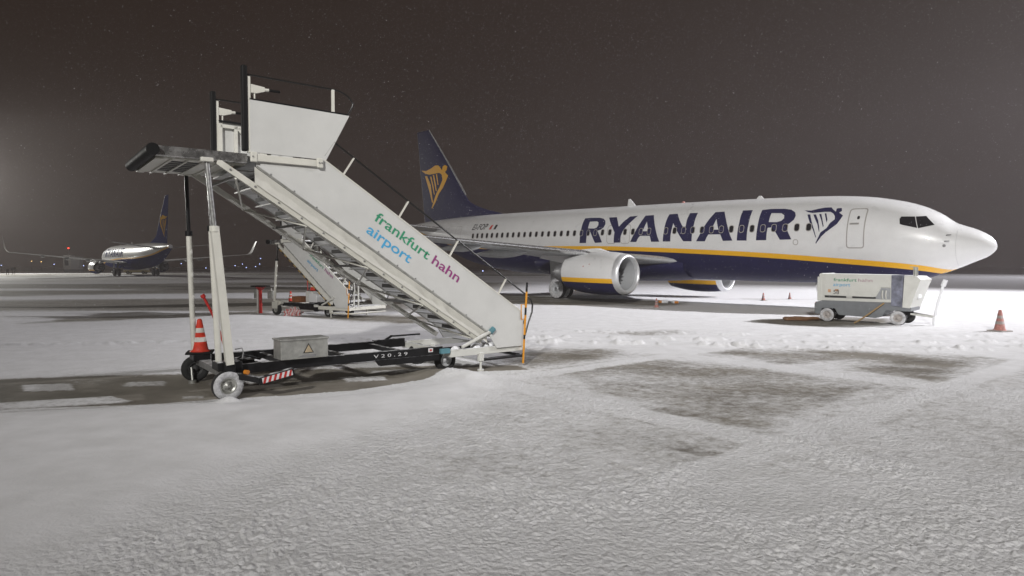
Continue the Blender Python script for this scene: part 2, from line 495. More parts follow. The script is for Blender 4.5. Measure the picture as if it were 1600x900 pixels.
# heights: smooth drifts, crust, tracks
h = np.zeros(GX.shape)
snowy = 1-sstep(.05, .8, bare)
drift = poly_sd(np.clip(GX,-60,60), np.clip(GY,-60,60), [(-16,6.6),(-6.79,8.65),(-4.88,9.05),(-4.22,9.4),(-3.29,9.62),(-2.44,10.0),(-1.58,10.85),(-.9,11.7),(.1,11.3),(-.2,9.3),(-1.3,7.4),(-2.2,6.2),(-2.6,4.6),(-3.2,3.2),(-16,1)])
smooth = sstep(-.3, .9, drift)
h += .075*sstep(.0, 1.0, drift)*snowy
crest = np.exp(-(((GX+1.05)*.8-(GY-11.25)*.6)/.75)**2-(((GX+1.05)*.6+(GY-11.25)*.8)/.28)**2)
h += .13*crest
h += .025*snowy*(fbm(GX*.35, GY*.35, 3, 31)-.3)
far_snow = sstep(12.5, 14.5, GY)
mound = np.exp(-((GX+9.2)/2.6)**2-((GY-22.0)/1.4)**2); h += .22*mound
crust = snowy*(1-smooth)*(1-sstep(11, 15.5, dist))
wx, wy = GX*.86+GY*.5, -GX*.5+GY*.86
l1 = vnoise(wx*13, wy*17, 41); l2 = vnoise(wx*24+5, wy*31, 43); l3 = vnoise(GX*5, GY*5, 44); l4 = vnoise(wx*47, wy*55, 48)
ck = crust*(.40+.95*sstep(.3, .7, fbm(GX*.9, GY*.9, 2, 47)))
grain = rng.random(GX.shape)
h += ck*(.008*l1**2+.016*l2**3+.009*l4**2+.005*l3+.003*grain)
thin = bare*(1-sstep(.6, .9, bare))
h += thin*.012*sstep(.52, .75, fbm(wx*6, wy*15, 3, 51))
ridge_y = 15.6-.10*(GX-4)+.35*np.sin(GX*.6)
rid = (np.exp(-((GY-ridge_y)/.28)**2)+.8*np.exp(-((GY-ridge_y-1.1)/.25)**2)+.6*np.exp(-((GY-ridge_y-2.6)/.4)**2))*sstep(-.8, 1.2, GX)
rid2 = np.exp(-((GY-17.2-.12*GX)/.35)**2)*sstep(.5, -1.5, GX)*.8
chunks = sstep(.50, .72, fbm(GX*4.2, GY*4.2, 3, 61))
h += (rid+.6*rid2)*(.03+.085*chunks*(.4+.8*fbm(GX*1.3, GY*1.3, 2, 63)))
bare *= 1-.7*np.clip(rid*chunks*1.5, 0, 1)
far_l = far_snow*(1-sstep(30, 60, dist))
h += far_l*snowy*.012*fbm(GX*3, GY*3, 3, 71)
# keep the wheels' contact areas level
for (cx, cy, cr) in ((-4.0,9.3,.35),(-5.2,10.9,.5)):
    k = sstep(cr*1.6, cr*.6, np.hypot(GX-cx, GY-cy)); h = h*(1-k)
# little ramp of snow blown against the near front wheel
h += .10*np.exp(-((GX+3.96)/.17)**2-((GY-9.09)/.14)**2)

nv = NR*NA+1
co = np.zeros((nv,3)); co[:-1,0] = GX.ravel(); co[:-1,1] = GY.ravel(); co[:-1,2] = h.ravel()
ii = np.arange(NR-1)[:,None]*NA; jj = np.arange(NA)[None,:]; j2 = (jj+1) % NA
quads = np.stack([ii+jj, ii+j2, ii+NA+j2, ii+NA+jj], -1).reshape(-1,4)[:, ::-1]
tri = np.stack([np.full(NA, nv-1), (np.arange(NA)+1) % NA, np.arange(NA)], -1)[:, ::-1]
tri = tri[:, ::-1]
me = bpy.data.meshes.new("ground")
me.vertices.add(nv); me.vertices.foreach_set("co", co.ravel().astype(np.float32))
nl = quads.size+tri.size
me.loops.add(nl); me.loops.foreach_set("vertex_index", np.concatenate([quads.ravel(), tri.ravel()]).astype(np.int32))
npoly = len(quads)+len(tri)
me.polygons.add(npoly)
ls = np.concatenate([np.arange(len(quads))*4, quads.size+np.arange(len(tri))*3])
me.polygons.foreach_set("loop_start", ls.astype(np.int32))
me.polygons.foreach_set("use_smooth", np.ones(npoly, bool))
me.update(calc_edges=True); me.validate()
at = me.attributes.new("bare", 'FLOAT', 'POINT')
at.data.foreach_set("value", np.append(bare.ravel(), 0).astype(np.float32))
at2 = me.attributes.new("crust", 'FLOAT', 'POINT')
at2.data.foreach_set("value", np.append(crust.ravel(), 0).astype(np.float32))

gm = bpy.data.materials.new("snow_and_concrete"); gm.use_nodes = True
n, l = gm.node_tree.nodes, gm.node_tree.links
b = n["Principled BSDF"]
tcn = n.new("ShaderNodeTexCoord")
ab = n.new("ShaderNodeAttribute"); ab.attribute_name = "bare"
ac = n.new("ShaderNodeAttribute"); ac.attribute_name = "crust"
def noise(scale, detail, vec=None, rough=.6):
    t = n.new("ShaderNodeTexNoise"); t.inputs["Scale"].default_value = scale
    t.inputs["Detail"].default_value = detail; t.inputs["Roughness"].default_value = rough
    l.new(vec or tcn.outputs["Object"], t.inputs["Vector"]); return t
mp = n.new("ShaderNodeMapping"); mp.inputs["Rotation"].default_value = (0,0,R(-28)); mp.inputs["Scale"].default_value = (1,1.15,1)
l.new(tcn.outputs["Object"], mp.inputs["Vector"])
n1 = noise(6.0, 12, mp.outputs[0], .80)
def math_(op, a, bb, c=None):
    m = n.new("ShaderNodeMath"); m.operation = op
    for i, v in enumerate((a, bb, c)):
        if v is None: continue
        if isinstance(v, (int, float)): m.inputs[i].default_value = v
        else: l.new(v, m.inputs[i])
    return m.outputs[0]
# bare where attribute beats the broken-up noise
e = math_('MULTIPLY_ADD', n1.outputs["Fac"], -1.5, .75)
e = math_('ADD', ab.outputs["Fac"], e)
mr = n.new("ShaderNodeMapRange"); mr.interpolation_type = 'SMOOTHSTEP'
mr.inputs[1].default_value = .20; mr.inputs[2].default_value = .86
l.new(e, mr.inputs[0])
nc = noise(.9, 6); 
rc = n.new("ShaderNodeValToRGB")
rc.color_ramp.elements[0].position = .3; rc.color_ramp.elements[0].color = (.125,.110,.086,1)
rc.color_ramp.elements[1].position = .72; rc.color_ramp.elements[1].color = (.270,.248,.208,1)
l.new(nc.outputs["Fac"], rc.inputs["Fac"])
ns = noise(2.2, 5)
rs = n.new("ShaderNodeValToRGB")
rs.color_ramp.elements[0].position = .3; rs.color_ramp.elements[0].color = (.70,.70,.70,1)
rs.color_ramp.elements[1].position = .7; rs.color_ramp.elements[1].color = (.82,.82,.83,1)
l.new(ns.outputs["Fac"], rs.inputs["Fac"])
mi = n.new("ShaderNodeMix"); mi.data_type = 'RGBA'
l.new(mr.outputs[0], mi.inputs["Factor"]); l.new(rs.outputs["Color"], mi.inputs[6]); l.new(rc.outputs["Color"], mi.inputs[7])
l.new(mi.outputs[2], b.inputs["Base Color"])
b.inputs["Roughness"].default_value = .8
nb = noise(38, 5, None, .65); nb2 = noise(9, 5)
vo = n.new("ShaderNodeTexVoronoi"); vo.feature = 'SMOOTH_F1'; vo.inputs["Scale"].default_value = 21
vo.inputs["Smoothness"].default_value = .35
wv_ = n.new("ShaderNodeVectorMath"); wv_.operation = 'MULTIPLY_ADD'
l.new(noise(7, 3).outputs["Color"], wv_.inputs[0]); wv_.inputs[1].default_value = (.09,.09,.09); l.new(tcn.outputs["Object"], wv_.inputs[2])
l.new(wv_.outputs[0], vo.inputs["Vector"])
lump = math_('MULTIPLY', math_('SUBTRACT', .75, vo.outputs["Distance"]), math_('MULTIPLY', ac.outputs["Fac"], 1.1))
hb = math_('MULTIPLY', nb.outputs["Fac"], math_('MULTIPLY_ADD', ac.outputs["Fac"], 1.1, .25))
hb = math_('ADD', hb, math_('MULTIPLY', nb2.outputs["Fac"], .6))
hb = math_('ADD', hb, lump)
bp = n.new("ShaderNodeBump"); bp.inputs["Strength"].default_value = .65; bp.inputs["Distance"].default_value = .025
l.new(hb, bp.inputs["Height"]); l.new(bp.outputs[0], b.inputs["Normal"])
me.materials.append(gm)
ground = link("ground", me)
tag(ground, "wind-blown snow over grey concrete apron slabs", None, None, 'structure')

# ------------------------------------------------------------------ airliner
TS=[0,.05,.15,.3,.7,1.2,1.4,1.8,2.5,3.4,4.6,6,9,12,20,25,27,29,31,33,35,37,38]
ZT=[2.62,2.80,2.95,3.08,3.30,3.49,3.59,3.90,4.27,4.55,4.77,4.88,4.95,4.98,4.99,4.99,4.98,4.97,4.93,4.87,4.78,4.62,4.5]
ZB=[2.62,2.46,2.34,2.22,2.02,1.77,1.68,1.50,1.29,1.15,1.08,1.03,.99,.98,.98,1.02,1.16,1.40,1.82,2.42,3.0,3.6,3.95]
WW=[0,.20,.37,.54,.84,1.10,1.19,1.35,1.54,1.69,1.80,1.86,1.88,1.88,1.88,1.88,1.83,1.70,1.47,1.18,.85,.5,.3]
ZM=[2.62,2.62,2.62,2.62,2.63,2.66,2.69,2.74,2.84,2.94,3.01,3.04,3.05,3.05,3.05,3.05,3.08,3.2,3.42,3.68,3.9,4.12,4.23]
def pchip(xs, ys):
    xs = np.array(xs,float); ys = np.array(ys,float); hh = np.diff(xs); d = np.diff(ys)/hh; m = np.zeros_like(ys)
    for i in range(1, len(xs)-1):
        if d[i-1]*d[i] > 0:
            w1 = 2*hh[i]+hh[i-1]; w2 = hh[i]+2*hh[i-1]; m[i] = (w1+w2)/(w1/d[i-1]+w2/d[i])
    m[0] = d[0]; m[-1] = d[-1]
    def f(x):
        x = np.clip(x, xs[0], xs[-1]); i = np.clip(np.searchsorted(xs, x)-1, 0, len(xs)-2); t = (x-xs[i])/hh[i]
        return (2*t**3-3*t**2+1)*ys[i]+(t**3-2*t**2+t)*hh[i]*m[i]+(-2*t**3+3*t**2)*ys[i+1]+(t**3-t**2)*hh[i]*m[i+1]
    return f
def _r(ys):
    g = pchip(np.sqrt(TS), ys); return lambda s: g(np.sqrt(np.clip(s, 0, 38)))
f_zt, f_zb, f_w, f_zm = _r(ZT), _r(ZB), _r(WW), _r(ZM)
f_st = pchip([0,1.44,2.2,5.4,8.1,11.3,15,18,24,27,30,33,36,38],[1.45,1.60,1.75,2.03,2.22,2.38,2.52,2.59,2.62,2.66,2.82,3.15,3.75,4.15])
def fus_y(s, z):
    m = f_zm(s); hh = (f_zt(s)-m) if z > m else (m-f_zb(s)); t = max(-1, min(1, (z-m)/max(hh,1e-6)))
    return float(f_w(s)*math.sqrt(1-t*t))
def fus_pt(s, z, side, off=0.0):
    """point on the skin; side -1 starboard, +1 port"""
    e = .02; y = fus_y(s, z)
    dys = (fus_y(s+e, z)-fus_y(s-e, z))/(2*e); dyz = (fus_y(s, z+e)-fus_y(s, z-e))/(2*e)
    nrm = Vector((dys, 1.0, -dyz)).normalized()
    p = Vector((-s, y, z)) + nrm*off
    return Vector((p.x, side*p.y, p.z)), Vector((nrm.x, side*nrm.y, nrm.z))

def decal(name, loops, fn, mats, parent, step=.12, mb=None, mi=0):
    """flat print following a skin: polygon loops in (a,b), cut finely, mapped by fn(a,b)"""
    flat = [p for lp in loops for p in lp]
    tris = tessellate_polygon([[Vector((p[0],p[1],0)) for p in lp] for lp in loops])
    bm = bmesh.new(); bv = [bm.verts.new((p[0],p[1],0)) for p in flat]
    for t in tris:
        try: bm.faces.new([bv[i] for i in t])
        except ValueError: pass
    xs = [p[0] for p in flat]; ys = [p[1] for p in flat]
    for ax, lo, hi, st in ((0,min(xs),max(xs),step*3),(1,min(ys),max(ys),step)):
        k = lo+st
        while k < hi-1e-4:
            nrm = (1,0,0) if ax == 0 else (0,1,0); c = (k,0,0) if ax == 0 else (0,k,0)
            bmesh.ops.bisect_plane(bm, geom=bm.verts[:]+bm.edges[:]+bm.faces[:], plane_co=c, plane_no=nrm)
            k += st
    for v in bm.verts: v.co = fn(v.co.x, v.co.y)
    own = mb is None
    mb = mb or MB(); mb.addbm(bm, mi); bm.free()
    return mb.build(name, mats, parent) if own else mb

def rrect(x0, y0, x1, y1, r, n=4):
    out = []
    for cx, cy, a0 in ((x1-r,y1-r,0),(x0+r,y1-r,90),(x0+r,y0+r,180),(x1-r,y0+r,270)):
        for k in range(n+1):
            a = R(a0+90*k/n); out.append((cx+r*math.cos(a), cy+r*math.sin(a)))
    return out

def ring(outer, w):
    cx = sum(p[0] for p in outer)/len(outer); cy = sum(p[1] for p in outer)/len(outer)
    inner = []
    n = len(outer)
    for i in range(n):
        a, c = Vector(outer[i-1]), Vector(outer[(i+1) % n]); t = (c-a).normalized()
        nn = Vector((-t.y, t.x)); p = Vector(outer[i])
        if (Vector((cx,cy))-p).dot(nn) < 0: nn = -nn
        inner.append(tuple(p+nn*w))
    return [outer, inner]

LET={
'R1':[[(19.12,2.88),(19.1,3.25),(19.09,3.71),(19.1,4.07),(19.09,4.3),(18.66,4.31),(18.02,4.29),(17.7,4.22),(17.51,4.09),(17.43,3.91),(17.49,3.73),(17.66,3.61),(17.88,3.55),(17.71,3.31),(17.5,2.9),(18.0,2.88),(18.21,3.24),(18.39,3.51),(18.54,3.52),(18.61,3.25),(18.64,2.88)],[(18.6,3.7),(18.61,3.9),(18.61,4.09),(18.11,4.09),(17.97,4.03),(17.91,3.86),(18.0,3.72),(18.16,3.68)]],
'Y':[[(17.36,4.28),(16.83,4.28),(16.64,4.04),(16.46,3.74),(16.27,3.97),(15.95,4.28),(15.46,4.3),(15.72,4.01),(15.96,3.75),(16.14,3.48),(16.23,3.25),(16.27,2.88),(16.7,2.88),(16.69,3.25),(16.68,3.43),(16.86,3.69),(17.11,3.98)]],
'A1':[[(15.61,2.91),(15.41,3.27),(15.2,3.69),(15.05,4.05),(14.96,4.29),(14.45,4.3),(14.25,3.93),(14.07,3.54),(13.92,3.17),(13.8,2.9),(14.29,2.9),(14.38,3.21),(14.99,3.22),(15.12,3.08),(15.22,2.9)],[(14.86,3.46),(14.78,3.71),(14.72,3.97),(14.6,3.71),(14.5,3.45)]],
'N':[[(13.59,2.91),(13.57,3.31),(13.55,3.79),(13.54,4.09),(13.51,4.3),(13.03,4.31),(12.76,3.95),(12.51,3.64),(12.34,3.63),(12.36,3.98),(12.33,4.31),(11.89,4.31),(11.9,4.04),(11.9,3.69),(11.93,3.36),(11.94,2.9),(12.41,2.91),(12.62,3.18),(12.86,3.51),(13.09,3.83),(13.11,3.56),(13.14,3.23),(13.15,2.9)]],
'A2':[[(11.69,2.9),(11.47,3.29),(11.28,3.68),(11.12,3.99),(10.94,4.3),(10.47,4.31),(10.26,3.94),(10.09,3.57),(9.94,3.21),(9.8,2.91),(10.28,2.9),(10.42,3.21),(11.04,3.22),(11.13,3.08),(11.22,2.89)],[(10.9,3.44),(10.81,3.74),(10.75,3.96),(10.64,3.69),(10.54,3.44)]],
'I':[[(9.58,2.91),(9.56,3.31),(9.54,3.7),(9.55,4.06),(9.55,4.32),(9.07,4.32),(9.07,4.04),(9.07,3.68),(9.09,3.3),(9.1,2.9)]],
'R2':[[(8.65,2.91),(8.63,3.29),(8.62,3.67),(8.62,4.04),(8.61,4.3),(8.22,4.33),(7.59,4.31),(7.26,4.25),(7.05,4.12),(6.98,3.96),(7.02,3.79),(7.18,3.64),(7.33,3.56),(7.24,3.32),(7.04,2.93),(7.55,2.92),(7.74,3.23),(7.95,3.48),(8.14,3.46),(8.16,3.21),(8.17,2.91)],[(8.13,3.72),(8.13,3.95),(8.11,4.13),(7.66,4.11),(7.5,4.01),(7.47,3.87),(7.57,3.76),(7.76,3.71)]],
'H0':[[(6.67,4.19),(6.38,4.17),(6.09,4.24),(5.86,4.28),(5.59,4.28),(5.48,4.17),(5.35,4.08),(5.36,4.21),(5.31,4.23),(5.17,4.23),(5.12,4.1),(5.21,4.03),(5.03,3.9),(5.1,3.74),(5.2,3.55),(5.39,3.39),(5.62,3.2),(5.78,3.04),(6.0,2.73),(6.02,2.77),(5.9,3.02),(5.82,3.21),(5.59,3.39),(5.48,3.6),(5.32,3.75),(5.34,3.88),(5.43,4.0),(5.56,4.08),(5.8,4.09),(6.1,4.07),(6.3,4.06),(6.49,4.11)]],
'H1':[[(6.49,4.0),(6.37,4.0),(6.23,3.65),(6.09,3.32),(5.99,3.0),(6.02,3.0),(6.14,3.32),(6.32,3.65)]],
'H2':[[(6.24,3.99),(6.13,3.99),(5.98,3.73),(5.9,3.46),(5.87,3.25),(5.89,3.24),(5.99,3.57),(6.14,3.82)]],
'H3':[[(6.0,4.0),(5.91,4.0),(5.82,3.78),(5.72,3.48),(5.74,3.42),(5.86,3.74)]],
'H4':[[(5.78,4.02),(5.71,4.02),(5.61,3.75),(5.62,3.61),(5.71,3.85)]],
}

FIN={
'F0':[(36.91,8.72),(36.25,8.64),(35.66,8.75),(35.07,8.94),(34.67,8.93),(34.41,8.74),(34.19,8.51),(34.11,8.79),(33.85,8.88),(33.59,8.75),(33.63,8.49),(33.81,8.34),(33.44,8.05),(33.68,7.65),(34.03,7.2),(34.56,6.75),(34.96,6.18),(35.46,5.68),(35.5,5.78),(35.14,6.41),(34.87,6.83),(34.46,7.28),(34.11,7.79),(34.2,8.17),(34.5,8.35),(35.17,8.33),(35.8,8.32),(36.35,8.43)],
'F1':[(36.4,8.24),(36.12,8.24),(35.62,7.53),(35.32,6.15),(35.45,6.16),(35.72,6.88)],
'F2':[(35.71,8.16),(35.53,8.14),(35.26,7.44),(35.09,6.73),(35.2,6.79),(35.44,7.51)],
'F3':[(35.35,8.26),(35.17,8.25),(34.95,7.58),(34.82,6.98),(34.95,7.02)],
'F4':[(34.94,8.28),(34.79,8.27),(34.6,7.45),(34.71,7.46)],
}


def airfoil(n=14):
    """closed section: (chord fraction, half thickness 0..1 signed)"""
    xs = [(1-math.cos(math.pi*i/n))/2 for i in range(n+1)]
    th = lambda x: 5*(.2969*math.sqrt(x)-.126*x-.3516*x*x+.2843*x**3-.1036*x**4)
    up = [(x, th(x)*.58) for x in xs]; lo = [(x, -th(x)*.42) for x in reversed(xs[1:-1])]
    return up+lo
AF = airfoil()

def wing_loft(mb, secs, mi=0, smooth=True, axis='z'):
    """secs: list of (le_s, y, z, chord, thick) ; section in s-z plane (axis z) or s-y plane"""
    n = len(AF); vs = []
    for (s, y, z, c, t) in secs:
        for (x, q) in AF:
            if axis == 'z': vs.append((-(s+x*c), y, z+q*t))
            else: vs.append((-(s+x*c), y+q*t, z))
    fs = [(i*n+j, i*n+(j+1)%n, (i+1)*n+(j+1)%n, (i+1)*n+j) for i in range(len(secs)-1) for j in range(n)]
    mb.add(vs, fs, mi, smooth)
    mb.add(vs[:n], [tuple(range(n))], mi); mb.add(vs[-n:], [tuple(reversed(range(n)))], mi)

FLE = pchip([4.3,4.94,5.32,5.74,6.1,6.73,9.61,11.77],[26.9,27.41,29.05,30.49,31.19,31.7,34.09,36.0])
def fin_te(z): return 36.47+(z-4.71)*(37.51-36.47)/(11.72-4.71)
def fin_half(s, z):
    a, c = float(FLE(z)), fin_te(z)-float(FLE(z)); x = max(0, min(1, (s-a)/c))
    tt = min(.052*c, .27)
    return tt*5*(.2969*math.sqrt(x)-.126*x-.3516*x*x+.2843*x**3-.1036*x**4)*1.0

def make_airliner(loc, rz, label, detail=True, sides=(-1,), pitch=0.0138, navy=None):
    M_NAVY = navy or MATS["aircraft_navy"]
    root = thing("airliner", loc, rz, label, "airplane", "parked passenger jets")
    root.rotation_euler = (0, pitch, rz)
    # fuselage with the paint split along real edges
    ss = list(np.linspace(0, 1, 26)**2*3.0)+list(np.linspace(3.2, 8, 20))+list(np.linspace(8.5, 25, 34))+list(np.linspace(25.4, 38, 42))
    K1, K2, K3 = 20, 2, 16
    vs = []; fs = []; mi = []
    n = 2*(K1+K2+K3)
    for s in ss:
        zt_, zb_, w_, zm_ = float(f_zt(s)), float(f_zb(s)), float(f_w(s)), float(f_zm(s))
        if s == 0: w_ = 1e-3; zt_ = zm_+1e-3; zb_ = zm_-1e-3
        c = float(f_st(s)); hi, lo = c+.11, c-.11
        def ang(z):
            if z >= zm_: return math.acos(min(1, (z-zm_)/max(zt_-zm_,1e-6)))
            return math.pi-math.acos(min(1, (zm_-z)/max(zm_-zb_,1e-6)))
        a1, a2 = ang(hi), ang(lo)
        a1 = min(a1, math.pi-.002); a2 = min(max(a2, a1+.001), math.pi-.001)
        an = [a1*i/K1 for i in range(K1)]+[a1+(a2-a1)*i/K2 for i in range(K2)]+[a2+(math.pi-a2)*i/K3 for i in range(K3)]
        half = []
        for a in an+[math.pi]:
            hh = (zt_-zm_) if a <= math.pi/2 else (zm_-zb_)
            half.append((w_*math.sin(a), zm_+hh*math.cos(a)))
        loop = [(-s, y, z) for y, z in half]+[(-s, -y, z) for y, z in reversed(half[1:-1])]
        vs += loop
    nn = len(loop); half_n = K1+K2+K3
    for i in range(len(ss)-1):
        for j in range(nn):
            fs.append((i*nn+j, (i+1)*nn+j, (i+1)*nn+(j+1)%nn, i*nn+(j+1)%nn))
            k = j if j < half_n else nn-1-j
            mi.append(0 if k < K1 else (1 if k < K1+K2 else 2))
    mb = MB(); mb.v = vs; mb.f = fs; mb.m = mi; mb.s = [True]*len(fs)
    e = (len(ss)-1)*nn
    mb.f.append(tuple(range(e, e+nn))); mb.m.append(0); mb.s.append(False)
    fus = mb.build("fuselage", [M_WHITE, M_YEL, M_NAVY], root)
    # wing-to-body fairing bulging under the belly
    fb = MB(); rings = []
    for s in np.linspace(12.6, 23.0, 22):
        t = (s-12.6)/10.4; k = math.sin(math.pi*t)**.6
        rings.append([(-s, (1.55+.45*k)*math.sin(a), 1.75-(.75+.22*k)*math.cos(a)*(1 if math.cos(a) > 0 else .6)) for a in np.linspace(-2.1, 2.1, 17)])
    m_ = 17; fb.add([p for r_ in rings for p in r_], [(i*m_+j, i*m_+j+1, (i+1)*m_+j+1, (i+1)*m_+j) for i in range(21) for j in range(16)], 0, True)
    fb.build("belly_fairing", M_NAVY, root)

    for sd in sides:
        mp = (lambda s: s) if sd < 0 else (lambda s: 26.1-s)
        for k in ("R1","Y","A1","N","A2","I","R2"):
            decal("letter", [[(mp(a), z) for a, z in lp] for lp in LET[k]], lambda a, z: fus_pt(a, z, sd, .010)[0], M_NAVY, root)
        hb = MB()
        hm = (lambda s: s) if sd < 0 else (lambda s: s)
        for k in ("H0","H1","H2","H3","H4"):
            decal("harp_emblem", LET[k], lambda a, z: fus_pt(hm(a), z, sd, .011)[0], None, None, mb=hb)
        hb.build("harp_emblem", M_NAVY, root)
        # cockpit side windows
        wa = [(2.93,3.49),(2.97,3.70),(2.93,3.79),(2.495,3.781),(2.34,3.322),(2.83,3.45)]
        wb = [(2.466,3.782),(2.162,3.799),(1.83,3.44),(2.31,3.31)]
        for w in (wa, wb):
            decal("cockpit_window", [w], lambda a, z: fus_pt(a, z, sd, .012)[0], M_GLASS, root, step=.06)
        if detail:
            # windows, each a rimmed pane
            wm = MB()
            rim = rrect(-.125,-.185,.125,.185,.10); pane = rrect(-.098,-.155,.098,.155,.08)
            k = len(rim)
            vv = [(x,0,z) for x, z in rim]+[(x*.97,-.010,z*.97) for x, z in rim]+[(x,-.010,z) for x, z in pane]+[(x,-.002,z) for x, z in pane]
            wm.add(vv, [(i,(i+1)%k,k+(i+1)%k,k+i) for i in range(k)]+[(k+i,k+(i+1)%k,2*k+(i+1)%k,2*k+i) for i in range(k)]+[(2*k+i,2*k+(i+1)%k,3*k+(i+1)%k,3*k+i) for i in range(k)], 0)
            wm.add([(x,-.002,z) for x, z in pane], [tuple(range(k))], 1)
            base = wm.build("passenger_window", [M_WFRAME, M_GLASS], root)
            first = True
            for q in range(45):
                if q in (15, 20): continue
                s = 6.33+.5080*q
                o = base if first else base.copy()
                if not first: COL.objects.link(o); o.parent = root
                first = False
                p, nr = fus_pt(s, 3.447, sd, .004)
                tx = Vector((1,0,0)); tx = (tx-nr*tx.dot(nr)).normalized(); ty = -nr
                tz = tx.cross(ty)
                if sd > 0: tx = -tx; tz = tx.cross(ty)
                o.matrix_local = Matrix(((tx.x,ty.x,tz.x,p.x),(tx.y,ty.y,tz.y,p.y),(tx.z,ty.z,tz.z,p.z),(0,0,0,1)))
            # doors
            def door(name, x0, x1, z0, z1, wid=.045, rad=.12):
                mbd = MB(); out = rrect(x0, z0, x1, z1, rad)
                decal(name, ring(out, wid), lambda a, z: fus_pt(a, z, sd, .006)[0], None, None, mb=mbd, mi=1)
                inn = rrect(x0+wid, z0+wid, x1-wid, z1-wid, rad-wid*.5)
                if name != "overwing_exit":
                    decal(name, [inn], lambda a, z: fus_pt(a, z, sd, .009)[0], None, None, mb=mbd, mi=0)
                return mbd.build(name, [M_WHITE, M_WFRAME], root)
            d1 = door("service_door", 4.13, 4.81, 2.53, 4.19)
            decal("door_window", [rrect(4.37,3.72,4.47,3.86,.045)], lambda a, z: fus_pt(a, z, sd, .013)[0], M_GLASS, d1)
            hb2 = MB(); decal("door_handle", [rrect(4.36,3.50,4.72,3.58,.03)], lambda a, z: fus_pt(a, z, sd, .014)[0], None, None, mb=hb2, mi=0)
            decal("door_handle", [rrect(4.40,3.525,4.68,3.555,.012)], lambda a, z: fus_pt(a, z, sd, .018)[0], None, None, mb=hb2, mi=1)
            hb2.build("door_handle", [M_WFRAME, M_LINE], d1)
            door("overwing_exit", 15.65, 16.27, 2.82, 3.84, .03, .16); door("overwing_exit", 16.57, 17.19, 2.82, 3.84, .03, .16)
            door("aft_door", 30.2, 30.9, 2.75, 4.15, .02, .1)
            decal("service_hatch", ring(rrect(6.75,2.68,6.98,2.93,.10), .03), lambda a, z: fus_pt(a, z, sd, .008)[0], M_WFRAME, root)
            # probes and small ports near the nose
            for (s, z) in ((1.42,3.02),(1.45,2.80)):
                p, nr = fus_pt(s, z, sd, 0); q_ = p+nr*.07
                MB().tube([p, q_, q_+Vector((.14,0,0))], .016, 6).build("pitot_probe", M_LINE, root)
            p, nr = fus_pt(1.46, 2.63, sd, -.01); MB().tube([p, p+nr*.03], .055, 12).build("static_port", M_LINE, root)
            # radome seam
            sm = MB(); rr_ = []
            for a in np.linspace(.05, math.pi-.4, 30):
                zt_, zb_, w_, zm_ = float(f_zt(1.12)), float(f_zb(1.12)), float(f_w(1.12)), float(f_zm(1.12))
                hh = (zt_-zm_) if a <= math.pi/2 else (zm_-zb_)
                rr_.append((-1.12, sd*w_*math.sin(a)*1.003, zm_+hh*math.cos(a)*1.003))
            sm.tube(rr_, .004, 4).build("radome_seam", M_WING, root)
            # registration and flag
            f_ = lambda a, bq, t: fus_pt(-a, bq, sd, .012)[0]
            text_mesh("registration", "EI-FOP", M_INK, root, (-28.95,3.86), (-27.35,3.86), f_, .012, offset=.012, shear=.25)
            fl = MB()
            for (a, mm) in ((27.05,0),(26.82,1),(26.59,2)):
                decal("flag", [[(a+.06,3.84),(a-.03,4.14),(a-.24,4.14),(a-.15,3.84)]], lambda q1, q2: fus_pt(q1, q2, sd, .012)[0], None, None, mb=fl, mi=mm)
            fl.build("flag", [M_CONE, M_WHITE, M_INK], root)
    # roof antennas
    MB().prism([(16.6,4.96),(17.0,5.38),(17.12,5.38),(17.2,4.96)], lambda a, bq, d: Vector((-a, d, bq)), -.02, .02).build("blade_antenna", M_WHITE, root)
    MB().prism([(9.2,4.94),(9.35,5.10),(9.45,5.10),(9.6,4.94)], lambda a, bq, d: Vector((-a, d, bq)), -.03, .03).build("blade_antenna", M_WHITE, root)
    MB().lathe([(0,.09),(.05,.08),(.09,.04),(.10,.001)], (-13.6,0,4.975), (0,0,1), 12).build("beacon", M_CONEF, root)
    MB().prism([(6.7,1.05),(6.62,.62),(6.45,.62),(6.35,1.05)], lambda a, bq, d: Vector((-a, d, bq)), -.02, .02).build("drain_mast", M_WHITE, root)

    # tail fin
    zz = [4.3,4.6,4.8,4.94,5.1,5.32,5.5,5.74,5.95,6.1,6.4,6.73,7.5,8.5,9.6,10.7,11.5,11.74]
    secs = []; n_ = 18
    xs = [(1-math.cos(math.pi*i/n_))/2 for i in range(n_+1)]
    fm = MB(); vs = []
    for z in zz:
        a, c = float(FLE(z)), fin_te(z)-float(FLE(z))
        k = 1.0 if z < 11.6 else .5
        up = [(-(a+x*c), fin_half(a+x*c, z)*k, z) for x in xs]; lo = [(p[0], -p[1], p[2]) for p in reversed(up[1:-1])]
        vs += up+lo
    m_ = len(up+lo)
    fm.add(vs, [(i*m_+j, i*m_+(j+1)%m_, (i+1)*m_+(j+1)%m_, (i+1)*m_+j) for i in range(len(zz)-1) for j in range(m_)], 0, True)
    fm.add(vs[-m_:], [tuple(range(m_))], 0)
    fin = fm.build("tail_fin", M_NAVY, root)
    le = [(-float(FLE(z))+.015, 0, z) for z in (6.5,6.73,7.5,8.5,9.6,10.7,11.75)]
    MB().tube(le, [.05,.06,.06,.055,.05,.045,.03], 8).build("leading_edge", M_ALU, fin)
    for sd in (-1, 1):
        hb = MB()
        for k in FIN:
            decal("harp_emblem", [FIN[k]], lambda a, z: Vector((-a, sd*(fin_half(a, z)+.012), z)), None, None, mb=hb, step=.25)
        hb.build("harp_emblem", M_HARP if navy is None else M_HARP_MATTE, fin)
